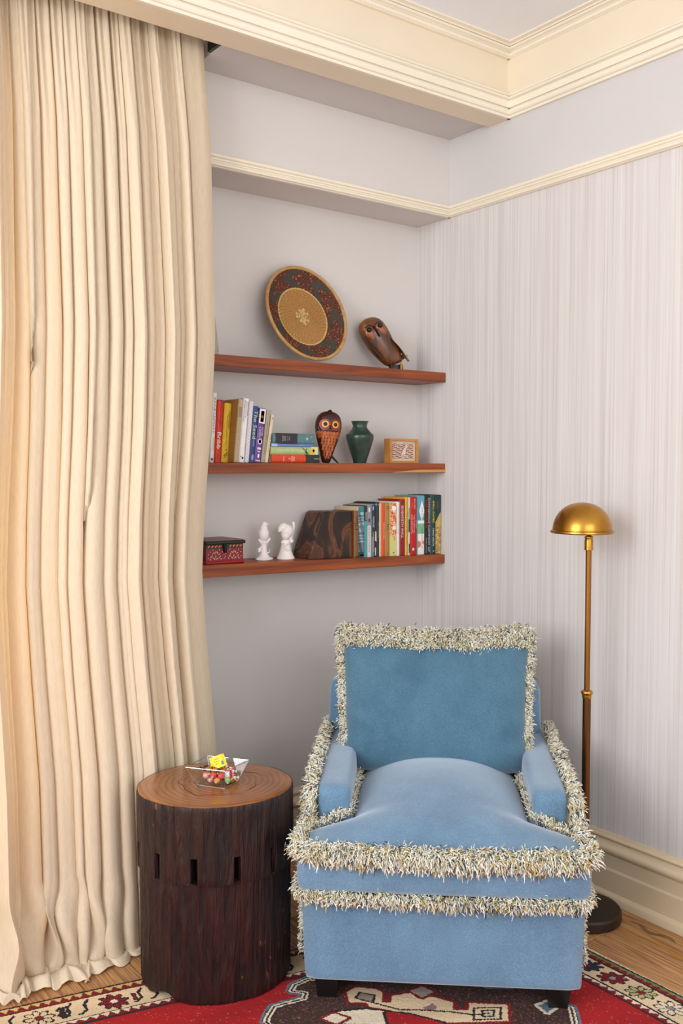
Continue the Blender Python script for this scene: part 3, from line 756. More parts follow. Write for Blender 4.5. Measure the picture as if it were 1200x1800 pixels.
    # (kind, material, i right, j left/back, z, label)
    specs = [
     ('ball', redc, -.46, -.05, .030, 'red boiled sweet at the left inside the glass bowl'), ('ball', redc, -.30, -.35, .026, 'red boiled sweet left of the red and white wrapper'),
     ('ball', grn, -.20, -.62, .0145, 'green boiled sweet low in the front of the glass bowl'), ('ball', org, -.40, -.20, .0145, 'orange boiled sweet under the red ones in the bowl'),
     ('ball', pnk, -.32, .2, .0145, 'pink boiled sweet at the back left of the bowl'), ('ball', pnk, -.50, .30, .028, 'pale pink boiled sweet against the left glass side'),
     ('mint', None, .12, -.62, .016, 'red-striped peppermint low at the front of the bowl'), ('mint', None, .30, -.42, .030, 'red-striped peppermint right of the wrapper, upper front'),
     ('mint', None, .48, -.05, .030, 'red-striped peppermint at the right side of the bowl'), ('mint', None, .58, .28, .034, 'red-striped peppermint in the far right corner'),
     ('mint', None, .02, .45, .036, 'red-striped peppermint behind the yellow packet'), ('mint', None, .35, -.15, .016, 'red-striped peppermint at the bottom of the bowl'),
     ('foil', gold, -.28, .28, .042, 'crumpled gold-wrapped sweet heaped at the back left'), ('foil', gold, -.10, .10, .037, 'crumpled gold-wrapped sweet left of the yellow packet'),
     ('foil', gold, .36, .02, .045, 'gold-wrapped sweet right of the yellow packet'), ('foil', gold, .02, -.25, .030, 'gold-wrapped sweet behind the red wrapper'),
     ('foil', gold, -.02, -.60, .0125, 'gold-wrapped sweet at the bottom beside the peppermint'), ('foil', gold, .42, -.36, .014, 'gold-wrapped sweet low at the right front'),
     ('foil', brownf, -.12, .50, .040, 'brown-foiled chocolate at the back of the bowl'), ('foil', brownf, .50, -.22, .022, 'brown-foiled chocolate at the right of the bowl'),
     ('foil', brownf, .05, .10, .018, 'brown-foiled chocolate under the yellow packet'), ('foil', gold, .20, .35, .018, 'gold-wrapped sweet deep at the back of the bowl')]
    for kind, mat, i, j, z, lab in specs:
        rot = (rr.uniform(-.7, .7), rr.uniform(-.5, .5), rr.uniform(0, 6)) if kind != 'mint' else (rr.uniform(.7, 1.2), 0, rr.uniform(-1.0, -.2))
        wrapped({'ball': 'boiled_sweet', 'mint': 'peppermint', 'foil': 'foil_sweet'}[kind], at(i, j, z), rot, mat, lab, 'sweet', G, kind)
    y = wrapped('sweet_packet', at(.10, .06, .056), (math.radians(62), math.radians(-18), math.radians(-24)), yel, 'yellow paper sweet packet sticking up out of the glass bowl', 'sweet', G, 'packet')
    y.scale = (.95, 1.35, 1.0)
    dk = M('ink_dark', (52, 46, 30), .6)
    for q, (t_, l_) in enumerate((('SUGAR FREE', .013), ('LEMON DROPS', .015), ('NET WT', .010))):
        lettering(t_, y, dk, (-.004, .006-q*.005, .0043), (1, 0, 0), (0, 1, 0), l_, .0022)
    MB().box(.008, .014, -.009, -.001, .0040, .0045).build('printed_panel', M('ink_blue_panel', (70, 120, 150), .5), y, smooth=False)
    u = wrapped('sweet_wrapper', at(-.06, -.50, .028), (math.radians(72), math.radians(-8), math.radians(-38)), rwr, 'red sweet wrapper with white panel and blue letter, front of bowl', 'sweet', G, 'packet')
    u.scale = (.66, .80, 1.2)
    MB().hull([(-.012, -.008, .0042), (.010, -.009, .0042), (.012, .007, .0042), (-.008, .009, .0042), (-.011, -.007, .0046), (.009, -.008, .0046), (.011, .006, .0046), (-.007, .008, .0046)]).build('white_panel', M('ink_white', (238, 236, 232), .4), u, smooth=False)
    lettering('U', u, M('ink_royal_blue', (34, 52, 150), .4), (.001, 0, .0050), (.2, -.98, 0), (.98, .2, 0), .010, .013)
bowl()

# ---------------------------------------------------------------- armchair
FR_PAL = np.array([lin(c) for c in ((246, 243, 232), (236, 230, 206), (222, 212, 172), (200, 168, 84), (70, 90, 106), (40, 50, 58), (176, 186, 180))])
FR_W = np.array([.34, .26, .12, .10, .08, .05, .05]); FR_W = FR_W/FR_W.sum()
fringe_mat = M('mixed_brush_fringe', (255, 255, 255), .85, attr=True, var=.05, vscale=200)
core_mat = M('fringe_cord', (120, 122, 116), .9, var=.2, vscale=200)
def fringe(name, parent, path, out, count, length, width=.00145, spread=.55, jit=.006, gravity=.35, tang=.25, seed=1, cord=.006):
    """path: (n,3); out: (n,3) outward direction for each path point"""
    rg = np.random.default_rng(seed)
    path = np.asarray(path, float); out = np.asarray(out, float)
    if out.ndim == 1: out = np.tile(out, (len(path), 1))
    sl = np.linalg.norm(np.diff(path, axis=0), axis=1); cum = np.concatenate([[0], np.cumsum(sl)])
    u = np.sort(rg.random(count))*cum[-1]
    P = np.stack([np.interp(u, cum, path[:, k]) for k in range(3)], -1); Oo = np.stack([np.interp(u, cum, out[:, k]) for k in range(3)], -1)
    T = np.gradient(path, axis=0); T /= np.linalg.norm(T, axis=1)[:, None]+1e-9
    Tt = np.stack([np.interp(u, cum, T[:, k]) for k in range(3)], -1)
    # tufts: neighbouring strands share a lean
    tuft = (u/.006).astype(int); tr = np.random.default_rng(seed+9).standard_normal((tuft.max()+2, 3))
    D = Oo+rg.standard_normal((count, 3))*spread*.6+tr[tuft]*spread*.55+Tt*(rg.standard_normal(count)*tang)[:, None]
    D /= np.linalg.norm(D, axis=1)[:, None]
    P = P+rg.standard_normal((count, 3))*jit*.55
    Ls = length*.72*rg.uniform(.6, 1.15, count); P = P+Oo*(length*.42*rg.random(count))[:, None]
    rnd = rg.standard_normal((count, 3)); A = np.cross(D, rnd); A /= np.linalg.norm(A, axis=1)[:, None]; B = np.cross(D, A)
    w = width*rg.uniform(.7, 1.3, count)
    rings = []
    for t, ws in ((0, .8), (.5, 1.), (1., .75)):
        c = P+D*(Ls*t)[:, None]; c[:, 2] -= gravity*Ls*t*t
        for k in range(3):
            an = 2*PI*k/3; rings.append(c+(A*math.cos(an)+B*math.sin(an))*(w*ws)[:, None])
    V = np.stack(rings, 1).reshape(-1, 3)
    fs = []
    for r in range(2):
        for k in range(3):
            a = r*3+k; b = r*3+(k+1) % 3; fs += [(a, b, b+3), (a, b+3, a+3)]
    fs.append((6, 7, 8)); fs = np.array(fs)
    F = (fs[None]+(np.arange(count)*9)[:, None, None]).reshape(-1, 3)
    ci = rg.choice(len(FR_PAL), count, p=FR_W); tc_ = rg.choice(len(FR_PAL), int(tuft.max())+2, p=FR_W); ci = np.where(rg.random(count) < .25, tc_[tuft], ci); cols = FR_PAL[ci]*rg.uniform(.85, 1.1, (count, 1))
    me = bpy.data.meshes.new(name); me.from_pydata(V.tolist(), [], F.tolist()); color_points(me, np.repeat(cols, 9, axis=0))
    o = finish(name, me, fringe_mat, parent, True, 180); o['kind'] = 'stuff'
    return o

def velvet(name, c, c2, sheen=.5):
    m = bpy.data.materials.new(name); m.use_nodes = True; nt = m.node_tree; N = nt.nodes; L = nt.links; b = N['Principled BSDF']
    b.inputs['Roughness'].default_value = .8; b.inputs['Specular IOR Level'].default_value = .15
    b.inputs['Sheen Weight'].default_value = sheen; b.inputs['Sheen Roughness'].default_value = .5; b.inputs['Sheen Tint'].default_value = (.86, .92, 1, 1)
    tc = N.new('ShaderNodeTexCoord')
    def nz(sc, det, st=(1, 1, 1)):
        mp = N.new('ShaderNodeMapping'); mp.inputs['Scale'].default_value = st; L.new(tc.outputs['Object'], mp.inputs[0])
        t = N.new('ShaderNodeTexNoise'); t.inputs['Scale'].default_value = sc; t.inputs['Detail'].default_value = det; t.inputs['Roughness'].default_value = .65; L.new(mp.outputs[0], t.inputs['Vector']); return t
    big = nz(4.5, 4, (1, 1, .7)); fine = nz(260, 3)
    r = N.new('ShaderNodeValToRGB'); L.new(big.outputs[0], r.inputs[0]); r.color_ramp.elements[0].position = .32; r.color_ramp.elements[1].position = .68
    r.color_ramp.elements[0].color = (*lin(c), 1); r.color_ramp.elements[1].color = (*lin(c2), 1)
    r2 = N.new('ShaderNodeValToRGB'); L.new(fine.outputs[0], r2.inputs[0]); r2.color_ramp.elements[0].position = .3; r2.color_ramp.elements[1].position = .7
    r2.color_ramp.elements[0].color = (.74, .78, .80, 1); r2.color_ramp.elements[1].color = (1.22, 1.2, 1.18, 1)
    mx = N.new('ShaderNodeMix'); mx.data_type = 'RGBA'; mx.blend_type = 'MULTIPLY'; mx.inputs[0].default_value = 1
    L.new(r.outputs[0], mx.inputs[6]); L.new(r2.outputs[0], mx.inputs[7]); L.new(mx.outputs[2], b.inputs['Base Color'])
    bp = N.new('ShaderNodeBump'); bp.inputs['Strength'].default_value = .25; bp.inputs['Distance'].default_value = .003; L.new(fine.outputs[0], bp.inputs['Height']); L.new(bp.outputs[0], b.inputs['Normal'])
    return m
def arc(p0, p1, n): return [tuple(np.array(p0)+(np.array(p1)-np.array(p0))*i/n) for i in range(n+1)]
def rounded(pts, r=.03, n=6):
    """polyline with rounded corners, densified"""
    pts = [np.array(p, float) for p in pts]; out = [pts[0]]
    for i in range(1, len(pts)-1):
        a = pts[i-1]-pts[i]; b = pts[i+1]-pts[i]; ra = min(r, np.linalg.norm(a)*.45, np.linalg.norm(b)*.45)
        pa = pts[i]+a/np.linalg.norm(a)*ra; pb = pts[i]+b/np.linalg.norm(b)*ra
        for k in range(n+1):
            t = k/n; out.append((1-t)**2*pa+2*t*(1-t)*pts[i]+t*t*pb)
    out.append(pts[-1]); res = []
    for a, b in zip(out[:-1], out[1:]):
        m = max(1, int(np.linalg.norm(b-a)/.012))
        for k in range(m): res.append(a+(b-a)*k/m)
    res.append(out[-1]); return np.array(res)

def armchair():
    root = empty('armchair', (1.5985, 1.7215, 0), math.radians(-41.4), 'blue velvet armchair with loose cushions and cream brush fringe trim', 'armchair')
    vb = velvet('blue_velvet', (90, 120, 146), (110, 144, 170), .8); vd = velvet('blue_velvet_nap_shade', (60, 96, 116), (80, 116, 136), .8)  # back cushion's darker copy of the velvet, nap shading put into its colour
    # legs
    lm = M('black_leg_wood', (20, 16, 15), .35)
    for x in (-.30, .30):
        for y in (.06, .72):
            MB().hull([(x+sx*w, y+sy*w, z) for sx in (-1, 1) for sy in (-1, 1) for w, z in ((.034, .086), (.024, .008))]).build('leg', lm, root, smooth=False)
    # base
    def fb(x, y, z):
        if y < 0: y -= .004*math.cos(x*4)*math.cos(z*12)
        return (x*(1+.01*z/.1), y+.40, z+.179)
    softbox(.362, .40, .113, .022, 16, fb).build('base', vb, root, angle=180, merge=1e-5)
    # backrest: slightly flared, arched frame behind the loose cushion
    def fk(x, y, z):
        t = (z+.31)/.62
        return ((x-.012)*(1-.035*t), y+.700+.045*t, z+.40+.012*math.cos(x*4.2)*max(0, t-.5))
    softbox(.356, .055, .302, .03, 16, fk).build('backrest', vb, root, angle=180, merge=1e-5)
    # arms
    for sg in (-1, 1):
        def fa(x, y, z, sg=sg):
            t = (y+.29)/.58                               # 0 front .. 1 back
            bul = .006*math.cos(z*11)*math.cos(y*4)
            return (sg*(.303-.010*(1-t))+x*(1-.06*t)+bul*math.copysign(1, x)*.5, y+.445, z+.40+.006*math.sin(t*PI)+.010*t)
        softbox(.047, .29, .128, .022, 14, fa).build('armrest', vb, root, angle=180, merge=1e-5)
    # seat cushion: T shape, crowned
    def half(y):
        t = min(1, max(0, (y-.055)/.115)); t = t*t*(3-2*t); return .372*(1-t)+.243*t
    def fs(x, y, z):
        yy = y+.275; w = half(yy); k = x/.365; xx = k*w
        top = max(0, z/.06)
        g = math.sin(min(1, max(0, (yy+.045)/.50))*PI*.62)
        crown = .095*max(0, 1-abs(k)**2.4)**.9*g*top
        front = -.012*max(0, 1-((yy+.03)/.10))*(1-k*k)*top
        if z < 0: crown = .004*math.sin(x*40)*0
        bulge = 0
        if yy < 0: bulge = -.010*math.cos(z*22)*(1-.25*k*k)+.0022*math.sin(x*68+1.5*math.sin(x*23))*math.cos(z*25)+.0016*math.sin(x*131)*math.cos(z*25)
        return (xx+.003*math.sin(yy*30)*0, yy+bulge, z+.372+crown+front)
    softbox(.365, .300, .060, .026, 44, fs).build('seat_cushion', vb, root, angle=180, merge=1e-5)
    # back cushion
    TH = math.radians(-14); cx, cy, cz = -.012, .575, .664
    HW, HH, HT = .287, .212, .085
    def bq(x, y, z):                                      # cushion space -> chair space (tilted back)
        return (x+cx, cy+y*math.cos(TH)-z*math.sin(TH), cz+z*math.cos(TH)+y*math.sin(TH))
    def outline(kx, kz):                                  # soft pillow outline: ears up, waist in
        x = kx*HW*(1+.035*kz-.03*(1-kz*kz)*.6)
        z = kz*HH+(.018*kx*kx-.008 if kz > 0 else -.004*kx*kx)*abs(kz)
        if kz < 0: z -= -.012*abs(kz)*(abs(kx)**6)
        return x, z
    def fbk(x, y, z):
        kx, kz = x/HW, z/HH; xo, zo = outline(kx, kz)
        e = max(abs(kx), abs(kz)); m = (1-abs(kx)**3.2)*(1-abs(kz)**3.2)
        th = .38+.62*max(0, m)**.45
        wr = 0
        if y < 0:
            wr += .006*math.exp(-((kz-.80)/.22)**2)*math.sin(kx*22+2*math.sin(kx*7))
            wr += .010*math.exp(-(((kx+.86)/.17)**2))*math.sin(kz*14+kx*5)*math.exp(-((kz+.30)/.35)**2)
            wr += .009*math.exp(-(((kx-.88)/.16)**2))*math.sin(kz*15-kx*4)*math.exp(-((kz+.55)/.35)**2)
            wr += .005*math.exp(-((kx+.02)/.10)**2)*math.exp(-((kz-.75)/.2)**2)
        return bq(xo, y*th+wr, zo)
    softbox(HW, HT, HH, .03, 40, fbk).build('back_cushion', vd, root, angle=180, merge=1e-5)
    # ---- fringes
    # upper seat edge, in front and round the T shoulders
    zf = .425
    seat = rounded([(-.250, .52, .452), (-.252, .165, .455), (-.300, .125, .446), (-.350, .100, .436), (-.364, .02, .428), (-.358, -.028, .422), (0, -.034, .414), (.358, -.028, .422), (.364, .02, .428), (.350, .100, .436), (.300, .125, .446), (.252, .165, .455), (.250, .52, .452)], .03)
    def seat_out(p):
        x, y, z = p
        if y > .14: return (-.15*math.copysign(1, x), -.2, 1)
        if y > .09 and abs(x) < .342: return (0, -.5, .9)
        if abs(x) > .342: return (math.copysign(.9, x), -.35, .25)
        return (0, -1, -.25)
    so = np.array([seat_out(p) for p in seat])
    front = [i for i, p in enumerate(seat) if p[1] < .10]; lft = [i for i, p in enumerate(seat) if p[1] >= .085 and p[0] < 0]; rgt = [i for i, p in enumerate(seat) if p[1] >= .085 and p[0] > 0]
    fringe('seat_fringe', root, seat[front], so[front], 9500, .024, spread=.75, jit=.017, gravity=.40, seed=2)
    fringe('seat_fringe', root, seat[front]+np.array([0, .004, .012]), so[front]*.8+np.array([0, 0, .55]), 6000, .018, spread=.8, jit=.014, gravity=.2, seed=3)
    for ix, sd in ((lft, 4), (rgt, 5)):
        fringe('seat_fringe', root, seat[ix], so[ix], 3400, .015, spread=.9, jit=.011, gravity=.15, seed=sd)
    # lower seat edge
    low = rounded([(-.356, .16, .318), (-.364, .02, .312), (-.356, -.018, .308), (0, -.022, .304), (.356, -.018, .308), (.364, .02, .312), (.356, .16, .318)], .03)
    lo = np.array([(math.copysign(1, p[0]), -.2, -.05) if abs(p[0]) > .352 else (0, -1, -.10) for p in low])
    fringe('base_fringe', root, low, lo, 10500, .018, spread=.8, jit=.013, gravity=.3, seed=6)
    # arms: along the outer top edge and down the front
    for sg in (-1, 1):
        arm = rounded([(sg*.352, .74, .548), (sg*.352, .45, .536), (sg*.350, .172, .520), (sg*.352, .150, .490), (sg*.356, .140, .43)], .03)
        ao = np.array([(sg*.75, -.15, .55) if p[2] > .515 else (sg*.55, -.85, -.05) for p in arm])
        fringe('arm_fringe', root, arm, ao, 7000, .020, spread=.5, jit=.012, gravity=.25, tang=.2, seed=10+sg)
        fringe('arm_fringe', root, arm+np.array([sg*.008, 0, -.014]), ao*.8+np.array([sg*.6, 0, -.1]), 4000, .018, spread=.6, jit=.012, gravity=.4, seed=20+sg)
        side = rounded([(sg*.366, .10, .285), (sg*.368, .10, .10)], .01)
        fringe('side_fringe', root, side, np.array([sg, -.3, -.1]), 900, .013, spread=.7, jit=.006, seed=30+sg)
    # back cushion: sides and a full double row on top
    def edge(n, f): return np.array([bq(*f(i/n)) for i in range(n+1)])
    def topf(t, dy=0, dz=0): kx = -1+2*t; x, z = outline(kx, 1); return (x, -.010+dy, z+dz-.012+.005*math.sin(kx*9))
    def surf(kx, kz):
        x, z = outline(kx, kz); m = max(0, (1-abs(kx)**3.2)*(1-abs(kz)**3.2)); return (x, -HT*(.38+.62*m**.45)+.002, z)
    for q, (kz, cnt, ln, dv) in enumerate(((1.0, 7000, .017, (0, -.35, .9)), (.975, 5500, .015, (0, -.75, .6)), (.935, 5500, .014, (0, -.9, .3)), (.89, 5000, .013, (0, -.95, .1)), (.85, 4500, .012, (0, -.95, 0)))):
        row_ = edge(60, lambda t: surf((-1+2*t)*.985, kz+.020*math.sin(t*19+q)*(kz < .99)))
        fringe('back_cushion_fringe', root, row_, np.array(dv), cnt, ln, spread=.85, jit=.013, gravity=.25, seed=41+q)
    top2 = edge(60, lambda t: topf(t, .040, .010)); fringe('back_cushion_fringe', root, top2, np.array([0, -.1, 1.]), 5000, .018, spread=.8, jit=.013, gravity=.15, seed=48)
    for sg in (-1, 1):
        sd = edge(40, lambda t, sg=sg: (lambda xz: (xz[0]-sg*.002, -.022, xz[1]))(outline(sg, 1-1.90*t)))
        fringe('back_cushion_fringe', root, sd, np.array([sg*.75, -.65, .05]), 7000, .015, spread=.8, jit=.012, gravity=.25, seed=50+sg)
    bt = edge(30, lambda t: (lambda xz: (xz[0], -.015, xz[1]))(outline(-1+2*t, -1)))
    fringe('back_cushion_fringe', root, bt+np.array([0, -.03, -.015]), np.array([0, -.8, .1]), 1600, .012, spread=.6, jit=.006, seed=60)
armchair()

# ---------------------------------------------------------------- floor lamp
def lamp():
    x, y = 2.306, 1.837
    root = empty('floor_lamp', (x, y, 0), 0, 'antique brass floor lamp with small dome shade behind the armchair', 'floor lamp')
    brass = M('aged_brass', (196, 146, 62), .28, metal=1, rgb2=(150, 100, 40), vscale=9, detail=6, ramp=(.35, .75))
    br2 = M('brown_brass', (126, 84, 48), .32, metal=1, rgb2=(92, 58, 34), vscale=14, stretch=(1, 1, .1), ramp=(.3, .7))
    dark = M('dark_bronze', (62, 50, 42), .42, metal=.6, var=.12, vscale=12)
    MB().lathe([(.108, .001), (.113, .006), (.113, .030), (.108, .036), (.06, .040), (.02, .043), (.014, .046)], 64).build('base', dark, root)
    MB().lathe([(.0125, .044), (.0125, .690)], 24).build('lower_pole', br2, root)
    MB().lathe([(.0125, .690), (.0140, .693), (.0140, .700), (.0165, .703), (.0185, .708), (.0165, .713), (.010, .716)], 32).build('collar', brass, root)
    MB().lathe([(.0088, .714), (.0088, 1.148)], 24).build('upper_pole', M('mid_brass', (160, 110, 54), .3, metal=1, rgb2=(126, 82, 40), vscale=14, stretch=(1, 1, .1)), root)
    MB().lathe([(.0088, 1.146), (.0128, 1.148), (.0128, 1.178), (.0115, 1.184), (.0128, 1.185), (.0128, 1.189), (.007, 1.192), (.0055, 1.198), (.0085, 1.200), (.0085, 1.206), (.004, 1.209)], 28).build('socket', brass, root)
    # dome sits slightly to the left of the pole
    off = Vector((.803, -.596, 0))*-.021
    prof = []; r0, h = .089, .086
    for i in range(25):
        t = i/24*PI/2; prof.append((r0*math.cos(t)**.92 if i < 24 else 0, 1.208+h*math.sin(t)))
    inner = [(r*.975, z-.0015) for r, z in prof][::-1]
    sh = MB().lathe([(.089, 1.207)]+prof, 72, (off.x, off.y, 0), cap=False).lathe(inner, 72, (off.x, off.y, 0), cap=False).build('shade', brass, root, angle=60)
    MB().lathe([(.086, 1.204), (.092, 1.200), (.0955, 1.203), (.0945, 1.208), (.090, 1.210)], 72, (off.x, off.y, 0), cap=False).build('rim', brass, sh)
    MB().tube([(0, 0, 1.206), (off.x*.6, off.y*.6, 1.225), (off.x, off.y, 1.262)], .004, 10).build('shade_arm', brass, root)
    MB().ell((off.x, off.y, 1.235), (.018, .018, .026), 16, 10).build('bulb', M('frosted_glass', (235, 232, 224), .3), root)
lamp()

# ---------------------------------------------------------------- floating shelves
def z3(x): return 1.062+(2.49-x)*.022
Z1, Z2 = 1.766, 1.416
cherry = M('red_brown_oak', (104, 42, 14), .42, rgb2=(170, 86, 34), vscale=26, stretch=(.09, 1, 1.6), detail=6, ramp=(.3, .72), dist=.6, bump=.10, bscale=90, bstretch=(.08, 1, 1.5))
def shelf(pts, label):
    o = MB().hull(pts).build('wall_shelf', cherry, None, smooth=False)
    bv = o.modifiers.new('bevel', 'BEVEL'); bv.width = .0015; bv.segments = 1
    return tag(o, label, 'shelf', 'floating shelves in the niche')
sx0, sx1, sy0, sy1 = 1.122, 2.489, 2.676, 2.845
def sp(zt0, zt1, zb0, zb1): return [(sx0, y, z) for y in (sy0, sy1) for z in (zt0, zb0)]+[(sx1, y, z) for y in (sy0, sy1) for z in (zt1, zb1)]
shelf(sp(Z1, Z1, Z1-.036, Z1-.036), 'top red-brown wooden shelf carrying the woven basket tray')
s2 = shelf(sp(Z2, Z2, Z2-.035, Z2-.035), 'middle red-brown wooden shelf carrying the green vase')
shelf(sp(z3(sx0), z3(sx1), z3(sx0)-.043, 1.027), 'lowest red-brown wooden shelf carrying the red painted box')
MB().hull([(2.22, sy0-.0008, Z2-.034), (2.22, sy0+.002, Z2-.034), (sx1, sy0-.0008, Z2-.034), (sx1, sy0+.002, Z2-.034), (2.35, sy0-.0008, Z2-.024), (sx1, sy0-.0008, Z2-.023), (2.35, sy0+.002, Z2-.024), (sx1, sy0+.002, Z2-.023)]).build('sapwood_edge', M('pale_sapwood', (206, 142, 66), .45, var=.1, vscale=30, stretch=(.1, 1, 1)), s2, smooth=False)

# ---------------------------------------------------------------- books
PAGE = M('book_paper', (226, 214, 190), .9, var=.08, vscale=300, stretch=(1, .02, 1))
def ink(h): return M('ink_'+h, h, .55)
def book(loc, w, h, d, cover, label, group, lean=0, flat=False, deco=(), page=PAGE, rough=.4, raster_fn=None):
    e = empty('book', loc, 0, label, 'book', group)
    e.rotation_euler = (0, math.radians(-90) if flat else math.radians(lean), 0)
    cm = cover if not isinstance(cover, str) else plain(cover, rough)
    b = .0022; r = min(.004, w*.2)
    out = [(-w, d), (-w, r), (-w*.82, .0006), (-w*.5, 0), (-w*.18, .0006), (0, r), (0, d), (-b, d), (-b, .006), (-w+b, .006), (-w+b, d)]
    MB().prism(out, 0, h, lambda u, v, z: (u, v, z)).build('cover', cm, e, smooth=False)
    MB().box(-w+b, -b, .005, d-.004, .003, h-.0018).build('pages', page, e, smooth=False)
    y = -.0007
    for q in deco:
        if q[0] == 't':
            _, s, c, zc, ln, ht, xo = q      # text, centre height fraction, length fraction, height fraction of spine, x offset fraction
            lettering(s, e, ink(c), (-w*(.5-xo), y-.0003, h*zc), (0, 0, -1), (1, 0, 0), h*ln, w*ht)
        elif q[0] == 'h':                   # text across the spine
            _, s, c, zc, ln, ht = q
            lettering(s, e, ink(c), (-w*.5, y-.0003, h*zc), (1, 0, 0), (0, 0, 1), w*ln, h*ht)
        elif q[0] == 'b':                   # panel across the spine
            _, c, z0, z1 = q[:4]; x0, x1 = (q[4], q[5]) if len(q) > 4 else (.06, .94)
            MB().box(-w+w*x0, -w+w*x1, y, .002, h*z0, h*z1).build('spine_panel', ink(c), e, smooth=False)
        elif q[0] == 'p':                   # free polygon on the spine, unit coordinates
            _, c, pts = q; v = [(-w+w*a, y-.0002, h*z) for a, z in pts]; MB().add(v, [tuple(range(len(v)))]).build('spine_motif', ink(c), e, smooth=False)
        elif q[0] == 'o':                   # oval
            _, c, a, z, rx, rz = q; v = [(-w+w*(a+rx*math.cos(t)), y-.0004, h*(z)+w*rz*math.sin(t)) for t in np.linspace(0, 2*PI, 20, endpoint=False)]
            MB().add(v, [tuple(range(20))]).build('spine_motif', ink(c), e, smooth=False)
    if raster_fn is not None:
        nx, ny, fn = raster_fn
        raster('printed_spine', nx, ny, w*.94, h*.994, fn, lambda U, V, Z: np.stack([U-w*.97, np.full(U.shape, y), V+h*.003], -1), M('printed_cloth', (255, 255, 255), .5, attr=True), e)
    return e

# middle shelf, standing: (x right, width, height, depth, y front, lean, cover, label, deco)
G2 = 'upright books on the middle shelf'
def herring(U, V):
    w = .0175; k = np.abs(U-w/2)/w
    st = (np.sin((V+np.where(V < .10, -k*.02, .004*np.sin(U*500)))*1500) > .45)
    C = np.empty(U.shape+(3,)); C[:] = lin((214, 190, 150)); C[st] = lin((84, 66, 50))
    t = (V > .150) & (V < .185) & (np.abs(U-w/2) < .006); C[t] = lin((150, 130, 108)); return C
def tri_pat(U, V):
    C = np.empty(U.shape+(3,)); C[:] = lin((226, 220, 214)); f = (V/.024) % 1
    C[np.abs(U/.0137-np.abs(f*2-1)) < .12] = lin((196, 184, 200)); C[(np.abs(U/.0137-1+np.abs(f*2-1)) < .1)] = lin((188, 196, 214)); return C
tanc = M('tan_woven_cover', (150, 108, 56), .7, rgb2=(192, 148, 84), vscale=40, tex='wave', stretch=(.3, .2, 3.2), dist=.4, detail=1)
mid = [
 (1.5063, .0165, .230, .115, 2.735, 3.6, 'e4ddd2', 'tall white book with grey serif name, next to the curtain', [('t', 'ANNE LAMOTT', '7c7874', .68, .52, .42, 0), ('t', 'small victories', 'a09a94', .26, .18, .26, .12), ('b', '4a4a50', .03, .065, .3, .7)], .5),
 (1.5309, .0225, .208, .110, 2.735, 4.0, 'd8361e', 'red book with bold white lettering between white and yellow books', [('t', 'Wilton Wright', '8e1c18', .78, .40, .42, .05), ('t', 'Bribb', 'f2e4dc', .35, .26, .62, 0), ('o', '6a4a9a', .52, .565, .10, .10), ('t', 'a novel', 'a82a1c', .10, .08, .4, 0), ('p', '24446a', [(.1, .998), (.5, .972), (.9, .998)])], .4),
 (1.5605, .0262, .198, .110, 2.735, 4.6, 'e2b82a', 'yellow book with brown title on the middle shelf', [('t', 'The Power and the Glory', '8a6212', .54, .56, .26, -.06), ('t', 'GRAHAM GREENE', '4c3c14', .72, .30, .20, .22), ('p', '3a3010', [(.25, .12), (.8, .19), (.8, .175), (.25, .10)]), ('p', '3a3010', [(.3, .085), (.8, .15), (.8, .135), (.3, .07)]), ('p', '3a3010', [(.4, .21), (.6, .225), (.6, .20)])], .45),
 (1.5790, .0180, .211, .140, 2.700, 5.4, tanc, 'tan cloth book with hatched pale spine beside the yellow book', [], .6),
 (1.6019, .0215, .214, .135, 2.700, 5.8, 'eceae8', 'plain white book with three lines of black capitals', [('t', 'BETWEEN THE COUNT', '242428', .80, .34, .17, -.28), ('t', 'WHICH IS IN STYLE', '242428', .83, .26, .15, 0), ('t', 'CELIA HUGHES', '242428', .84, .22, .15, .27), ('o', '222226', .55, .07, .16, .2), ('o', '222226', .25, .09, .07, .12)], .4),
 (1.6173, .0138, .206, .135, 2.700, 5.8, 'e2dcd8', 'white book with faint lilac triangles left of the blue one', [], .4),
 (1.6406, .0208, .190, .130, 2.700, 6.0, '26407c', 'dark blue book titled in pale green, beside the purple one', [('t', 'The Seed', 'cfe0a0', .67, .50, .62, 0), ('t', 'a memoir', 'd8dce8', .37, .18, .20, 0), ('o', '8fa0c4', .5, .09, .20, .5)], .35),
 (1.6653, .0245, .184, .125, 2.700, 7.2, '6a4088', 'purple book with a postage stamp printed on its spine', [('b', 'ece6e2', .72, .985, .04, .96), ('b', 'b4622c', .745, .95, .24, .76), ('o', '6e5230', .5, .84, .17, .20), ('t', 'PETER', 'd8cce4', .57, .16, .24, .22), ('t', 'CAREY', 'd8cce4', .55, .20, .30, -.16), ('o', 'ece6f0', .5, .385, .34, .40), ('o', '5a4c60', .5, .385, .22, .28), ('b', 'd8cce4', .235, .275, .2, .8), ('b', 'd8cce4', .19, .21, .3, .7), ('o', 'ece6f0', .5, .12, .14, .3), ('b', 'cfc4dc', .02, .045, .15, .85)], .35),
 (1.6833, .0155, .180, .120, 2.700, 8.0, 'a89c86', 'thin grey-beige book with tiny type on its spine', [('t', 'collected stories', '746a58', .45, .6, .30, 0)], .6),
 (1.6947, .0112, .165, .115, 2.700, 9.2, 'd8c8a8', 'thin cream book leaning against the stack on its side', [('t', 'a life in letters', '8a7c62', .40, .38, .34, 0), ('o', '8a7c62', .5, .92, .2, .3)], .6)]
for i, (xr, w, h, d, yf, lean, cov, lab, deco, ro) in enumerate(mid):
    book((xr, yf, Z2+.0002), w, h, d, cov, lab, G2, lean, False, deco, rough=ro, raster_fn=(26, 200, herring) if i == 3 else (20, 160, tri_pat) if i == 5 else None)
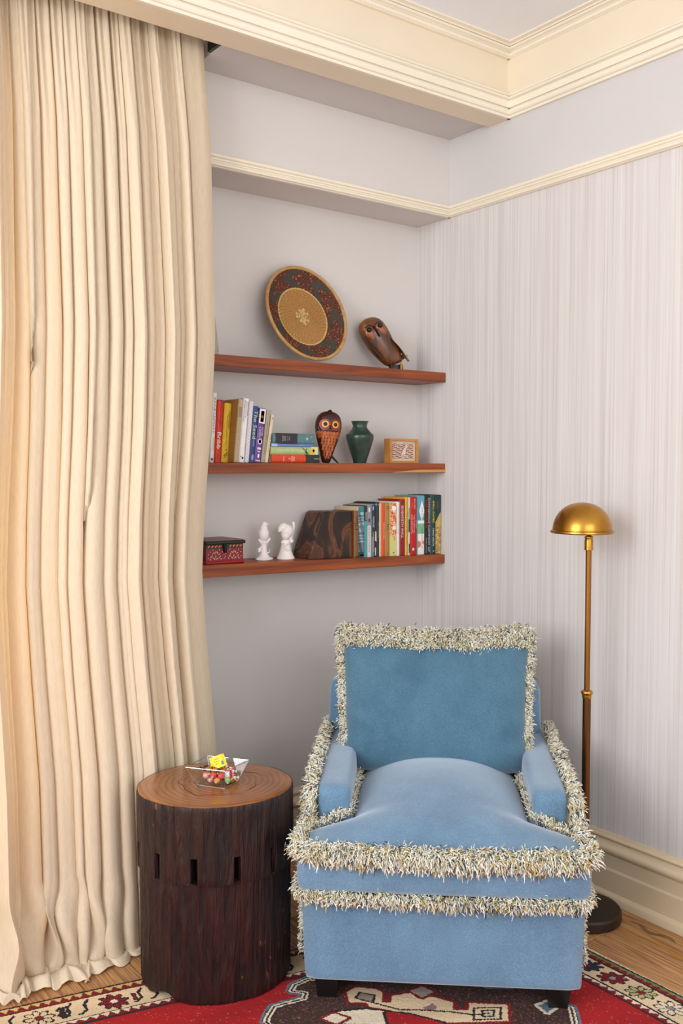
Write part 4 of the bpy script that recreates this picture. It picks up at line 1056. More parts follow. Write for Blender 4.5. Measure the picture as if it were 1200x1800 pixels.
# middle shelf, lying on their sides: (x right, length, thickness, z bottom)
G2b = 'books lying on their sides on the middle shelf'
zb = Z2+.0002
flatb = [
 (1.908, .199, .029, 'd2421c', 'red-orange book at the bottom of the sideways stack', [('b', '1e2a28', 0, .14, .0, 1.0), ('b', '26302c', .14, .29, .0, 1.0), ('t', 'HARDWICK', 'e8e0cc', .055, .12, .12, 0), ('h', 'THE', 'f0e2cc', .63, .16, .04), ('h', 'PENGUIN', 'f0e2cc', .585, .62, .03), ('h', 'BOOK', 'f0e2cc', .545, .5, .03), ('h', 'Nabokov', 'f0d8c0', .76, .6, .03), ('o', 'b02c14', .5, .69, .06, .06)]),
 (1.902, .196, .027, 'a8b87c', 'pale green book with black sprig, second in the sideways stack', [('t', 'STEPHEN MARTIN   SONG OF THE REEDS', 'dfe6c8', .58, .62, .24, 0), ('b', 'd0d49a', 0, .15, 0, 1), ('p', '24301c', [(.05, .25), (.5, .30), (.98, .36), (.55, .27), (.2, .22)]), ('p', '24301c', [(.2, .30), (.6, .25), (.9, .24), (.5, .28)]), ('o', 'd8b43c', .45, .11, .38, .34), ('o', 'f0e6c4', .5, .10, .18, .16), ('b', 'd8b43c', .15, .19, .0, .5)]),
 (1.880, .172, .0095, '5878b8', 'thin blue pamphlet sandwiched in the sideways stack', [('t', 'notes and selected poems for children', 'c8d4ec', .55, .7, .4, 0), ('b', 'a8b8dc', .86, 1.0, 0, 1)]),
 (1.888, .175, .036, '557a7c', 'dusty teal book with dark label on top of the sideways stack', [('b', '2a2830', .42, .93, -.0, 1.0), ('h', 'The Author', 'c8c4bc', .765, .60, .03), ('h', 'PRIZE', 'c8c4bc', .715, .42, .03), ('h', 'stories', '98948c', .665, .5, .022), ('h', 'VOL I', 'c8c4bc', .615, .36, .024), ('p', 'c8d0c4', [(.46, .20), (.5, .235), (.54, .20), (.68, .19), (.54, .18), (.5, .145), (.46, .18), (.32, .19)]), ('o', 'c8d0c4', .25, .06, .04, .04), ('o', 'c8d0c4', .7, .08, .04, .04)])]
for xr, ln, th, cov, lab, deco in flatb:
    b_ = book((xr, 2.700, zb+th), th, ln, .135, cov, lab, G2b, 0, True, deco); zb += th+.0002

# lowest shelf, standing beside the wooden bookend
G3 = 'upright books on the lowest shelf'
def floral(U, V):
    C = np.empty(U.shape+(3,)); C[:] = lin((206, 204, 120)); n = np.sin(U*420+3*np.sin(V*260))*np.sin(V*380+2*np.sin(U*330))
    top = V > .070+.014*np.sin(U*260); C[top] = lin((222, 122, 44)); C[top & (n > .35)] = lin((240, 214, 196)); C[top & (n < -.45)] = lin((170, 62, 30))
    C[top & (np.hypot(U-.018, V-.178) < .010)] = lin((240, 232, 224)); C[top & (np.hypot(U-.018, V-.105) < .008)] = lin((240, 226, 216)); C[np.hypot(U-.016, V-.012) < .003] = lin((40, 44, 30)); return C
def land(U, V):
    C = np.empty(U.shape+(3,)); C[:] = lin((232, 226, 220)); w = .0326; k = U/w
    C[V > .120] = lin((96, 164, 160)); C[(V > .080) & (V < .128)] = lin((120, 178, 130)); C[(V > .19) & (k < .75)] = lin((96, 160, 190)); C[(V > .135) & (V < .16) & (k < .4)] = lin((70, 150, 190))
    d1 = np.abs(k-.62)*.036*2+np.abs(V-.168)*.75 < .030; C[d1] = lin((238, 234, 230)); C[(V > .120) & (V < .131)] = lin((238, 234, 230))
    C[(V < .086) & (V > .062) & (k > .2+((V-.062)/.024))] = lin((238, 234, 230)); C[(np.hypot(U-.004, V-.040) < .013)] = lin((214, 116, 88)); C[(np.hypot(U-.030, V-.046) < .007)] = lin((222, 128, 100)); return C
def film(U, V):
    C = np.empty(U.shape+(3,)); n = np.sin(V*300+4*np.sin(V*90))+.8*np.sin(U*260+V*60); C[:] = lin((66, 130, 140)); C[n > .6] = lin((150, 190, 194)); C[n < -.9] = lin((30, 78, 92)); C[V < .02] = lin((40, 60, 66)); C[V > .165] = lin((60, 120, 130)); return C
def goldm(U, V):
    C = np.empty(U.shape+(3,)); C[:] = lin((24, 56, 52)); e = .125+.045*(U/.03); n = np.sin(U*700+5*np.sin(V*160))*np.sin(V*420+3*np.sin(U*300))
    m = V < e; C[m] = lin((196, 158, 78)); C[m & (n > .25) & (V < .105)] = lin((112, 88, 44)); C[m & (n < -.5)] = lin((226, 196, 120)); return C
low = [
 (2.0772, .0195, .171, .135, 2.690, '7e4e22', 'brown leather-bound book beside the wooden bookend', [('b', '4a2a12', .60, .615), ('b', '4a2a12', .68, .69), ('t', 'poems', '3a2010', .80, .16, .4, 0), ('b', '5a3416', .72, .74), ('b', '3a2010', .01, .03)], None),
 (2.1057, .0275, .186, .135, 2.697, 'cbb99a', 'teal photographic book with red vertical capitals', [('t', 'THE LESSON OF MEN', 'c83438', .48, .66, .34, .08), ('b', 'd8d4c4', .03, .055, .3, .9)], (24, 150, film)),
 (2.1213, .0150, .190, .130, 2.697, '181a1c', 'thin teal paperback with black upper spine', [('b', '4c9494', 0.0, .70, 0, 1), ('t', 'VERNON', 'c8ccc8', .80, .16, .5, .1)], None),
 (2.1375, .0158, .194, .130, 2.697, 'b8a892', 'grey and white paperback with grainy portrait spine', [('b', '8a8888', .6, 1.0, 0, 1), ('b', 'd8d0c8', 0, .60, 0, 1), ('t', 'THE DEVILS OF NORWAY', '6a6464', .34, .5, .5, 0), ('o', 'd8d0c4', .5, .90, .28, .6), ('o', '4c4a4a', .5, .70, .3, .5)], None),
 (2.1550, .0170, .196, .130, 2.697, '687c98', 'slate blue paperback with yellow vertical title', [('b', '283038', .38, .98, .3, 1), ('t', 'PASSAGE', 'e4e0d8', .66, .20, .4, .2), ('t', 'WINTER HARVEST', 'd8bc40', .28, .38, .46, .15), ('o', 'a0a4a8', .6, .92, .2, .5)], None),
 (2.1650, .0095, .200, .130, 2.697, '16181a', 'narrow black paperback with cream flashes', [('p', 'd8d0c0', [(.3, .48), (.8, .46), (.9, .28), (.2, .30)]), ('p', 'd8d0c0', [(.2, .18), (.6, .16), (.5, .02), (.1, .03)]), ('o', 'e4dcd0', .6, .97, .2, .4)], None),
 (2.1785, .0130, .203, .130, 2.697, '1e2c3c', 'narrow navy book with grey lettering', [('t', 'night crossing', '98a0a4', .50, .30, .5, .1), ('o', '8a949c', .5, .95, .2, .3)], None),
 (2.1885, .0095, .199, .130, 2.697, 'd4be8a', 'narrow cream-yellow book left of the orange-red one', [], None),
 (2.2063, .0172, .200, .130, 2.697, 'dc4a24', 'orange-red paperback with white title', [('t', 'GEORGE ORWELL', 'f2dccc', .48, .32, .26, .1)], None),
 (2.2290, .0222, .199, .130, 2.697, 'a67a34', 'mustard-tan cloth book with small dark titling', [('h', 'WILL', '4a3414', .93, .6, .018), ('h', 'RUN', '4a3414', .90, .5, .016), ('h', 'AUDEN', '3a2810', .60, .66, .018), ('h', 'II', '3a2810', .56, .3, .02), ('h', 'verse', '5a4018', .51, .6, .014), ('h', 'press', '5a4018', .06, .6, .014)], None),
 (2.2604, .0308, .199, .130, 2.697, 'd8d08a', 'orange flower-patterned book with pale green foot', [], (30, 170, floral)),
 (2.2786, .0178, .204, .132, 2.697, 'e6ddd4', 'off-white book with tiny grey type left of the dark red', [('t', 'letters from a distant shore', '8c8480', .66, .5, .2, .1)], None),
 (2.3049, .0258, .213, .132, 2.697, '8c1418', 'dark red book with tall white serif title', [('t', 'SEVENTIETH WALL', 'e8dcd4', .60, .58, .42, -.10), ('t', 'a novel', 'b8948c', .55, .2, .14, .28)], None),
 (2.3203, .0150, .222, .132, 2.697, 'd2a236', 'golden yellow book between the two red ones', [('t', 'The Love of the Promise', '7c5a18', .46, .58, .38, .05), ('t', 'selected', 'a07c28', .86, .14, .25, 0)], None),
 (2.3284, .0078, .221, .132, 2.697, 'd6cfc2', 'very thin white paperback pressed against the bright red book', [('b', '28342c', .40, .62, .1, .9), ('b', '2c2c2c', .04, .20, .3, .9), ('b', '7a9a6a', .62, .82, .2, .9)], None),
 (2.3652, .0362, .222, .133, 2.697, 'b81014', 'thick bright red book with small white words and round logo', [('t', 'SEPULVEDA', 'f0d8d4', .88, .18, .14, .10), ('t', 'NOVELS', 'd89890', .86, .10, .12, -.22), ('t', 'THE SHADOW', 'f0dcd8', .54, .32, .09, .08), ('t', 'OF HOUSE', 'f0dcd8', .53, .30, .09, -.14), ('t', 'ESPERANT', 'f0dcd8', .53, .34, .08, -.34), ('t', 'IN MAY', 'f0dcd8', .53, .12, .08, .30), ('o', 'f2e8e4', .42, .10, .15, .15), ('o', 'b81014', .47, .098, .06, .06)], None),
 (2.3999, .0342, .228, .134, 2.697, '64a4a0', 'teal and white patchwork-landscape book, fourth from the right wall', [('t', 'TOM MILLER', '2c3438', .70, .20, .15, .16), ('t', 'THE MEMOIR OF A LIFE', '2c3438', .28, .34, .15, .16)], (34, 180, land)),
 (2.4325, .0320, .227, .134, 2.697, '141416', 'black book with red and white vertical lettering', [('t', 'DANGEROUS COMPANY OF', 'dcd8d4', .50, .92, .26, .24), ('t', 'THE CLOUDS', 'c02c24', .70, .50, .30, -.14), ('t', 'harper and sons', 'd8d0c4', .15, .26, .16, -.18), ('t', 'x', '2a3a7c', .37, .03, .2, -.2)], None),
 (2.4563, .0234, .230, .135, 2.697, '1e4440', 'dark green book titled SHELL GAMES in yellow', [('t', 'SHELL GAMES', 'e2d840', .72, .37, .40, .12), ('t', 'CRAIG WELCH', 'e8ecec', .29, .30, .34, .10), ('b', 'a8b4b0', .045, .06, .5, .8)], None),
 (2.4868, .0290, .231, .136, 2.697, '183834', 'dark green and gold patterned book touching the right wall', [('t', 'Audubon', 'b05030', .83, .14, .22, -.1)], (30, 190, goldm))]
for xr, w, h, d, yf, cov, lab, deco, rs in low:
    book((xr, yf, z3(xr-w)+.0004), w, h, d, cov, lab, G3, 0, False, deco, raster_fn=rs)

# ---------------------------------------------------------------- wooden bookend
def bookend():
    m = bpy.data.materials.new('burl_wood'); m.use_nodes = True; nt = m.node_tree; N = nt.nodes; L = nt.links; b = N['Principled BSDF']; b.inputs['Roughness'].default_value = .4
    tc = N.new('ShaderNodeTexCoord'); n1 = N.new('ShaderNodeTexNoise'); n1.inputs['Scale'].default_value = 14; n1.inputs['Detail'].default_value = 5; n1.inputs['Distortion'].default_value = 1.2
    mp = N.new('ShaderNodeMapping'); mp.inputs['Scale'].default_value = (1, 1, .55); L.new(tc.outputs['Object'], mp.inputs[0]); L.new(mp.outputs[0], n1.inputs['Vector'])
    r = N.new('ShaderNodeValToRGB'); L.new(n1.outputs[0], r.inputs[0]); cr = r.color_ramp
    cr.elements[0].position = .30; cr.elements[0].color = (*lin((26, 14, 8)), 1); cr.elements[1].position = .80; cr.elements[1].color = (*lin((104, 58, 26)), 1)
    e = cr.elements.new(.46); e.color = (*lin((46, 26, 15)), 1); e = cr.elements.new(.535); e.color = (*lin((112, 66, 36)), 1); e = cr.elements.new(.56); e.color = (*lin((74, 38, 18)), 1)
    L.new(r.outputs[0], b.inputs['Base Color'])
    root = empty('bookend', (1.955, 2.70, z3(1.955)), 0, 'wedge-shaped dark burl wood bookend at the left of the lower books', 'bookend')
    zl, zr = z3(1.865)-z3(1.955)+.0003, z3(2.055)-z3(1.955)+.0003
    out = [(-.090, zl), (.098, zr), (.098, .168), (-.018, .170), (-.030, .164), (-.085, .022)]
    o = MB().prism(out, 0, .11, lambda u, v, w: (u, w, v)).build('wooden_wedge', m, root, smooth=False)
    bv = o.modifiers.new('bevel', 'BEVEL'); bv.width = .002; bv.segments = 2
    MB().prism([(-.088, zl-.0001), (.097, zr-.0001), (.097, zr+.002), (-.088, zl+.002)], .002, .108, lambda u, v, w: (u, w, v)).build('felt_base', M('dark_felt', (30, 26, 24), .95), root, smooth=False)
bookend()

# ---------------------------------------------------------------- painted box
def painted_box():
    x0, x1, y0, y1 = 1.452, 1.592, 2.695, 2.838; zb_ = z3(1.592)+.0005
    root = empty('painted_box', ((x0+x1)/2, y0, zb_), 0, 'small red folk-painted wooden box with black lid beside the curtain', 'box')
    w = (x1-x0)/2; d = y1-y0
    red = M('box_red', (128, 20, 34), .3, var=.08, vscale=20); blk = M('box_black', (20, 30, 30), .3); dr = M('box_foot_red', (150, 18, 26), .3)
    MB().box(-w, w, 0, d, .010, .066).build('body', red, root, smooth=False)
    MB().cbox(-w-.004, w+.005, -.006, d, 0, .012, .004).build('foot_moulding', dr, root, smooth=False)
    lid = MB().cbox(-w-.005, w+.007, -.008, d+.002, .066, .077, .003).build('lid', blk, root, smooth=False)
    MB().cbox(-w+.001, w+.001, -.002, d-.004, .0765, .0800, .001).build('lid_panel', M('lid_faded_panel', (140, 106, 92), .45, rgb2=(112, 78, 70), vscale=60), lid, smooth=False)
    MB().box(-w, w, -.0006, .001, .052, .066).build('black_band', blk, root, smooth=False)
    h = MB().cbox(-.006, .006, -.007, -.0005, .038, .068, .0015).build('hasp', M('dark_iron', (28, 34, 34), .4, metal=.6), root, smooth=False)
    MB().ell((0, -.006, .044), (.006, .004, .006), 12, 8).build('hasp_knob', M('dark_iron', (28, 34, 34), .4, metal=.6), h)
    og = lin((226, 138, 40)); gy = lin((176, 170, 178)); rd = lin((190, 60, 36)); wh = lin((222, 206, 206))
    pt = MB()
    def petal(cx, cz, l, wd, ang, col):
        v = []
        for k in range(10):
            t = 2*PI*k/10; a = math.cos(t)*l; b_ = math.sin(t)*wd; v.append((cx+a*math.cos(ang)-b_*math.sin(ang), -.0009, cz+a*math.sin(ang)+b_*math.cos(ang)))
        pt.add(v, [tuple(range(10))], 0, col)
    for k in range(10):
        cx = -.060+k*.0134
        if abs(cx) < .010: continue
        petal(cx, .059, .0052, .0019, .9, og); petal(cx+.006, .0595, .0035, .0014, .3, rd)
    for cx in (-.034, .034):
        petal(cx, .026, .0055, .0018, PI/2, og); petal(cx-.006, .0195, .0052, .0019, 2.5, gy); petal(cx+.006, .0195, .0052, .0019, .6, gy)
        for q, (dx, dz, an, c) in enumerate([(-.020, .018, 1.9, og), (-.016, .026, .3, gy), (-.013, .033, 1.4, og), (-.006, .038, -.6, gy), (.0, .041, 1.2, og), (.006, .039, -1.2, gy), (.013, .034, .5, og), (.016, .026, 1.2, gy), (.020, .018, -.3, og)]):
            petal(cx+dx, dz, .0044, .0018, an, c)
    rr = random.Random(2)
    for cx, cz in ((-.062, .022), (-.061, .034), (-.054, .042), (-.044, .048), (-.020, .048), (-.009, .041), (-.003, .032), (.003, .034), (.001, .024), (-.002, .020), (.009, .043), (.020, .049), (.052, .046), (.061, .038), (.062, .024)):
        petal(cx, cz, .0014, .0014, 0, wh)
    o = pt.build('painted_motif', M('folk_paint', (255, 255, 255), .4, attr=True), root, smooth=False); o['kind'] = 'stuff'
painted_box()

# ---------------------------------------------------------------- white bird figurines
china = M('white_bisque', (236, 228, 222), .45, var=.02, vscale=20, spec=.4)
def bird1():
    x, y = 1.709, 2.755; root = empty('bird_figurine', (x, y, z3(1.75)+.0012), 0, 'small white bird figurine sitting upright on a forked stump', 'figurine', 'white bird figurines'); root.scale = (1.08,)*3
    t = MB().lathe([(.026, .0), (.027, .004), (.020, .010), (.013, .022), (.0105, .038), (.0105, .050), (.013, .058), (.012, .062), (0, .063)], 20)
    for a in (-.4, .9, 2.2, 3.4, 4.6): t.ell((.022*math.cos(a), .018*math.sin(a), .004), (.011, .008, .0045), 12, 8, Euler((0, 0, a)))
    t.tube([(-.004, 0, .050), (-.012, -.001, .060), (-.019, -.002, .067)], [.007, .0055, .0045], 10).tube([(.004, 0, .048), (.014, -.001, .060), (.024, -.002, .070)], [.007, .0055, .004], 10)
    remeshed(t, 'tree_stump', china, root, .0016)
    b = MB().ell((.0, 0, .084), (.0185, .017, .024), 18, 12, Euler((0, .06, 0))).ell((.0, -.001, .098), (.014, .013, .020), 16, 10).ell((.002, -.002, .115), (.0105, .010, .0105), 16, 10)
    b.tube([(.009, -.004, .1155), (.019, -.005, .1150)], [.004, .0012], 8).tube([(.004, .012, .074), (.014, .016, .058), (.022, .018, .048)], [.008, .006, .003], 10)
    remeshed(b, 'bird', china, root, .0014)
    f = MB().ell((-.018, -.006, .036), (.007, .006, .006)).ell((-.021, -.008, .030), (.005, .005, .005)).ell((-.014, -.009, .042), (.004, .004, .004)).tube([(-.011, 0, .030), (-.018, -.004, .034)], .003, 8)
    remeshed(f, 'flower', china, root, .0011, 3)
    MB().tube([(.010, -.008, .022), (.016, -.010, .026), (.018, -.010, .032), (.015, -.009, .034)], [.0025, .002, .0018, .001], 8).build('leaf', china, root)
def bird2():
    x, y = 1.801, 2.755; root = empty('bird_figurine', (x, y, z3(1.84)+.0012), 0, 'white bird figurine bending its head down beside a branch', 'figurine', 'white bird figurines'); root.scale = (1.08,)*3
    t = MB().lathe([(.029, .0), (.030, .004), (.025, .012), (.020, .026), (.016, .040), (.014, .055), (.013, .064), (0, .066)], 22)
    t.tube([(.008, 0, .050), (.018, 0, .070), (.025, 0, .084), (.029, 0, .098)], [.009, .008, .0065, .0055], 12).tube([(.028, 0, .092), (.031, -.001, .108), (.029, 0, .122)], [.0055, .005, .0048], 12)
    t.ell((-.015, -.004, .056), (.006, .005, .005)).ell((.021, -.006, .058), (.006, .005, .006)).tube([(.021, -.004, .062), (.020, -.005, .056)], .0055, 10)
    remeshed(t, 'tree_stump', china, root, .0016)
    b = MB().ell((.003, -.002, .092), (.023, .020, .024), 20, 14, Euler((0, -.35, 0))).ell((-.004, -.005, .078), (.014, .014, .016), 16, 10).ell((-.012, -.004, .106), (.017, .014, .014), 18, 12, Euler((0, -.35, 0))).ell((-.021, -.005, .100), (.011, .010, .011), 16, 10)
    b.tube([(-.027, -.006, .096), (-.0335, -.008, .0905)], [.0045, .0015], 8)
    remeshed(b, 'bird', china, root, .0014)
    MB().hull([(.010, .012, .056), (.026, .012, .030), (.032, .010, .032), (.018, .010, .060), (.010, .016, .056), (.026, .016, .030), (.032, .014, .032), (.018, .015, .060)]).build('tail', china, root, smooth=False)
    f = MB().tube([(-.012, -.013, .052), (-.010, -.017, .044), (-.012, -.018, .036), (-.006, -.020, .032), (.002, -.020, .028)], [.003, .0028, .0025, .0022, .0015], 8)
    for p in ((-.014, -.017, .038), (-.008, -.019, .030), (-.003, -.016, .050), (-.013, -.015, .048)): f.ell(p, (.0042, .003, .0024), 10, 8, Euler((0, .5, 0)))
    remeshed(f, 'flower', china, root, .0011, 2)
bird1(); bird2()

# ---------------------------------------------------------------- painted owl
def painted_owl():
    root = empty('owl_figurine', (1.968, 2.745, Z2+.0005), 0, 'red and orange painted wooden owl with yellow-ringed eyes, middle shelf', 'owl figurine')
    root.rotation_euler = (0, math.radians(4), math.radians(-24))
    H = .186
    prof = [(0, 0), (.012, .0005), (.016, .006), (.020, .020), (.0285, .050), (.038, .080), (.0455, .108), (.0485, .130), (.0475, .150), (.041, .168), (.030, .179), (.016, .185), (0, H)]
    # smooth the profile
    zz = np.linspace(0, 1, 44); ts = np.linspace(0, 1, len(prof)); pr = [(float(np.interp(t, ts, [p[0] for p in prof])), float(np.interp(t, ts, [p[1] for p in prof]))) for t in zz]
    def R(z): return float(np.interp(z, [p[1] for p in prof], [p[0] for p in prof]))
    DY = .72
    body = M('owl_dark_red', (70, 26, 20), .35, rgb2=(44, 20, 16), vscale=30)
    MB().lathe(pr, 40, sy=DY).build('body', body, root)
    # surface patch helper: disc of given outline on the front (-y) side
    def patch(mb, a, z, pts, lift, col):
        """a: sideways offset, z: height; pts: local outline"""
        v = []
        for dx, dz in pts:
            X = a+dx; Zc = z+dz; r = R(Zc)+1e-4; q = max(-.98, min(.98, X/r)); v.append((X, -math.sqrt(1-q*q)*r*DY-lift, Zc))
        n = len(v); c = tuple(np.mean(v, 0)); c = (c[0], c[1]-lift*.3, c[2]); mb.add(v+[c], [(i, (i+1) % n, n) for i in range(n)], 0, col)
    ring = lambda rx, rz, n=18: [(rx*math.cos(t), rz*math.sin(t)) for t in np.linspace(0, 2*PI, n, endpoint=False)]
    fm = M('owl_paint', (255, 255, 255), .4, attr=True)
    cols = [lin((198, 104, 46)), lin((182, 88, 40)), lin((206, 116, 54))]
    fe = MB()
    drop = [(0, -.0074), (.0042, -.0042), (.0054, 0), (.0042, .0046), (0, .0064), (-.0042, .0046), (-.0054, 0), (-.0042, -.0042)]
    row = 0; z = .106
    while z > .012:
        r = R(z); n = max(1, int(r*1.95/.0116))+1; sc = .72+.28*z/.1
        for k in range(n):
            X = (k-(n-1)/2+(.5 if row % 2 else 0)*0)*.0116*(.95)+(.0058 if row % 2 else 0)*.9
            if abs(X)+.0045 > r*.97: continue
            patch(fe, X, z, [(a*sc, b*sc) for a, b in drop], .0010, cols[(k+row) % 3])
            patch(fe, X, z, [(a*.42*sc, b*.5*sc) for a, b in drop], .0016, lin((120, 44, 24)))
            patch(fe, X, z, [(a*.22*sc, b*.3*sc) for a, b in drop], .0020, lin((206, 120, 60)))
        z -= .0118*sc; row += 1
    o = fe.build('painted_feathers', fm, root, smooth=False); o['kind'] = 'stuff'
    face = MB()
    ruff = [(-.041, .006), (-.030, -.012), (-.016, -.022), (0, -.012), (.016, -.022), (.030, -.012), (.041, .006), (.030, .010), (0, .004), (-.030, .010)]
    patch(face, 0, .116, [(-.042, .012), (-.034, -.006), (-.018, -.015), (0, -.006), (.018, -.015), (.034, -.006), (.042, .012), (.030, .018), (0, .014), (-.030, .018)], .0012, lin((126, 122, 88)))
    for sg in (-1, 1): patch(face, sg*.0195, .137, ring(.0195, .0195, 24), .0020, lin((176, 44, 24)))
    patch(face, 0, .166, [(-.030, -.004), (0, -.020), (.030, -.004), (.022, .008), (0, .014), (-.022, .008)], .0012, lin((140, 34, 26)))
    fo = face.build('face_paint', fm, root, smooth=False)
    for sg in (-1, 1):
        e = MB(); patch(e, sg*.0185, .138, ring(.0150, .0150, 24), .0034, lin((30, 18, 14))); patch(e, sg*.0185, .138, ring(.0128, .0128, 24), .0044, lin((224, 168, 62))); patch(e, sg*.0185, .138, ring(.0072, .0072, 20), .0054, lin((52, 32, 20))); patch(e, sg*.0185, .138, ring(.0050, .0050, 20), .0062, lin((14, 12, 12)))
        e.build('eye', fm, root, smooth=False)
    MB().hull([(-.005, -.0345, .136), (.005, -.0345, .136), (0, -.0420, .128), (0, -.0340, .119), (0, -.030, .128)]).build('beak', M('owl_black', (18, 14, 14), .35), root, smooth=False)
    MB().tube([(0, .010, .185), (.004, .004, .190), (.010, .0, .188)], [.006, .004, .002], 8).build('crest', M('owl_black', (18, 14, 14), .35), root)
    MB().hull([(.012, .0, .034), (.016, .004, .036), (.052, .012, .003), (.048, .018, .001), (.044, .006, .001), (.012, .008, .028)]).build('tail', M('owl_black', (18, 14, 14), .35), root, smooth=False)
painted_owl()

# ---------------------------------------------------------------- green vase
def vase():
    root = empty('vase', (2.123, 2.745, Z2+.0003), 0, 'dark green metal vase with flared neck on the middle shelf', 'vase')
    m = M('verdigris_green', (36, 56, 46), .32, metal=.35, rgb2=(62, 88, 74), vscale=16, detail=5, ramp=(.35, .7), coat=.2)
    ctl = [(0, 0), (.024, 0), (.025, .004), (.0265, .012), (.034, .034), (.043, .062), (.0505, .088), (.0525, .100), (.050, .106), (.0465, .108), (.040, .116), (.030, .126), (.0265, .134), (.0265, .140), (.029, .148), (.032, .1535), (.0325, .155), (.030, .1545), (.0255, .146), (.023, .134), (.020, .10), (0, .09)]
    MB().lathe(ctl, 48).build('vase_body', m, root, angle=50)
    MB().lathe([(.0500, .1035), (.0515, .1060), (.0480, .1082)], 48, cap=False).build('shoulder_ridge', m, root)
vase()

# ---------------------------------------------------------------- framed print
def framed():
    x0, x1, yf = 2.252, 2.392, 2.722; w = x1-x0; h = .0935; t = .0085; d = .040
    root = empty('picture_frame', (x0, yf, Z2+.0004), 0, 'small pale wooden box frame holding a red bird print', 'picture frame')
    wd = M('honey_maple', (178, 116, 50), .4, rgb2=(204, 144, 74), vscale=30, stretch=(.2, 1, 1))
    for nm, a in (('frame_side', (0, t, 0, d, 0, h)), ('frame_side', (w-t, w, 0, d, 0, h)), ('frame_rail', (t, w-t, 0, d, 0, t)), ('frame_rail', (t, w-t, 0, d, h-t, h))): MB().cbox(*a, .0006).build(nm, wd, root, smooth=False)
    MB().box(t, w-t, .012, .014, t, h-t).build('mat', M('cream_mat_board', (226, 208, 178), .8), root, smooth=False)
    pw_, ph = w-2*t-.018, h-2*t-.020
    def pic(U, V):
        C = np.empty(U.shape+(3,)); C[:] = lin((228, 208, 184)); n = np.sin(V*900+1.3*np.sin(U*120)+.9*np.sin(U*260+V*90)); k = np.sin(U*190+V*420)
        C[(n > -.25) & (k > -.85)] = lin((158, 24, 34)); C[(n > .6) & (k > .6)] = lin((116, 30, 38))
        u, v = U-pw_*.56, V-ph*.52; a = .95; p = u*math.cos(a)+v*math.sin(a); q = -u*math.sin(a)+v*math.cos(a)
        bird = ((p/.022)**2+(q/.0062)**2 < 1) | ((np.hypot(p-.020, q) < .0058)) | (np.hypot((p+.004)/1.6, q+.006) < .0055)
        C[(((p/.026)**2+(q/.010)**2) < 1)] = lin((170, 80, 70)); C[bird] = lin((236, 218, 196)); C[segdist(u, v, [(-.014, -.020), (.018, -.020)]) < .0016] = lin((236, 218, 196)); return C
    raster('print', 90, 50, pw_, ph, pic, lambda U, V, Z: np.stack([U+t+.009, np.full(U.shape, .0115), V+t+.010], -1), M('print_paper', (255, 255, 255), .7, attr=True), root)
    MB().box(t, w-t, .0060, .0068, t, h-t).build('glass', thin_glass('frame_glass'), root, smooth=False)
framed()

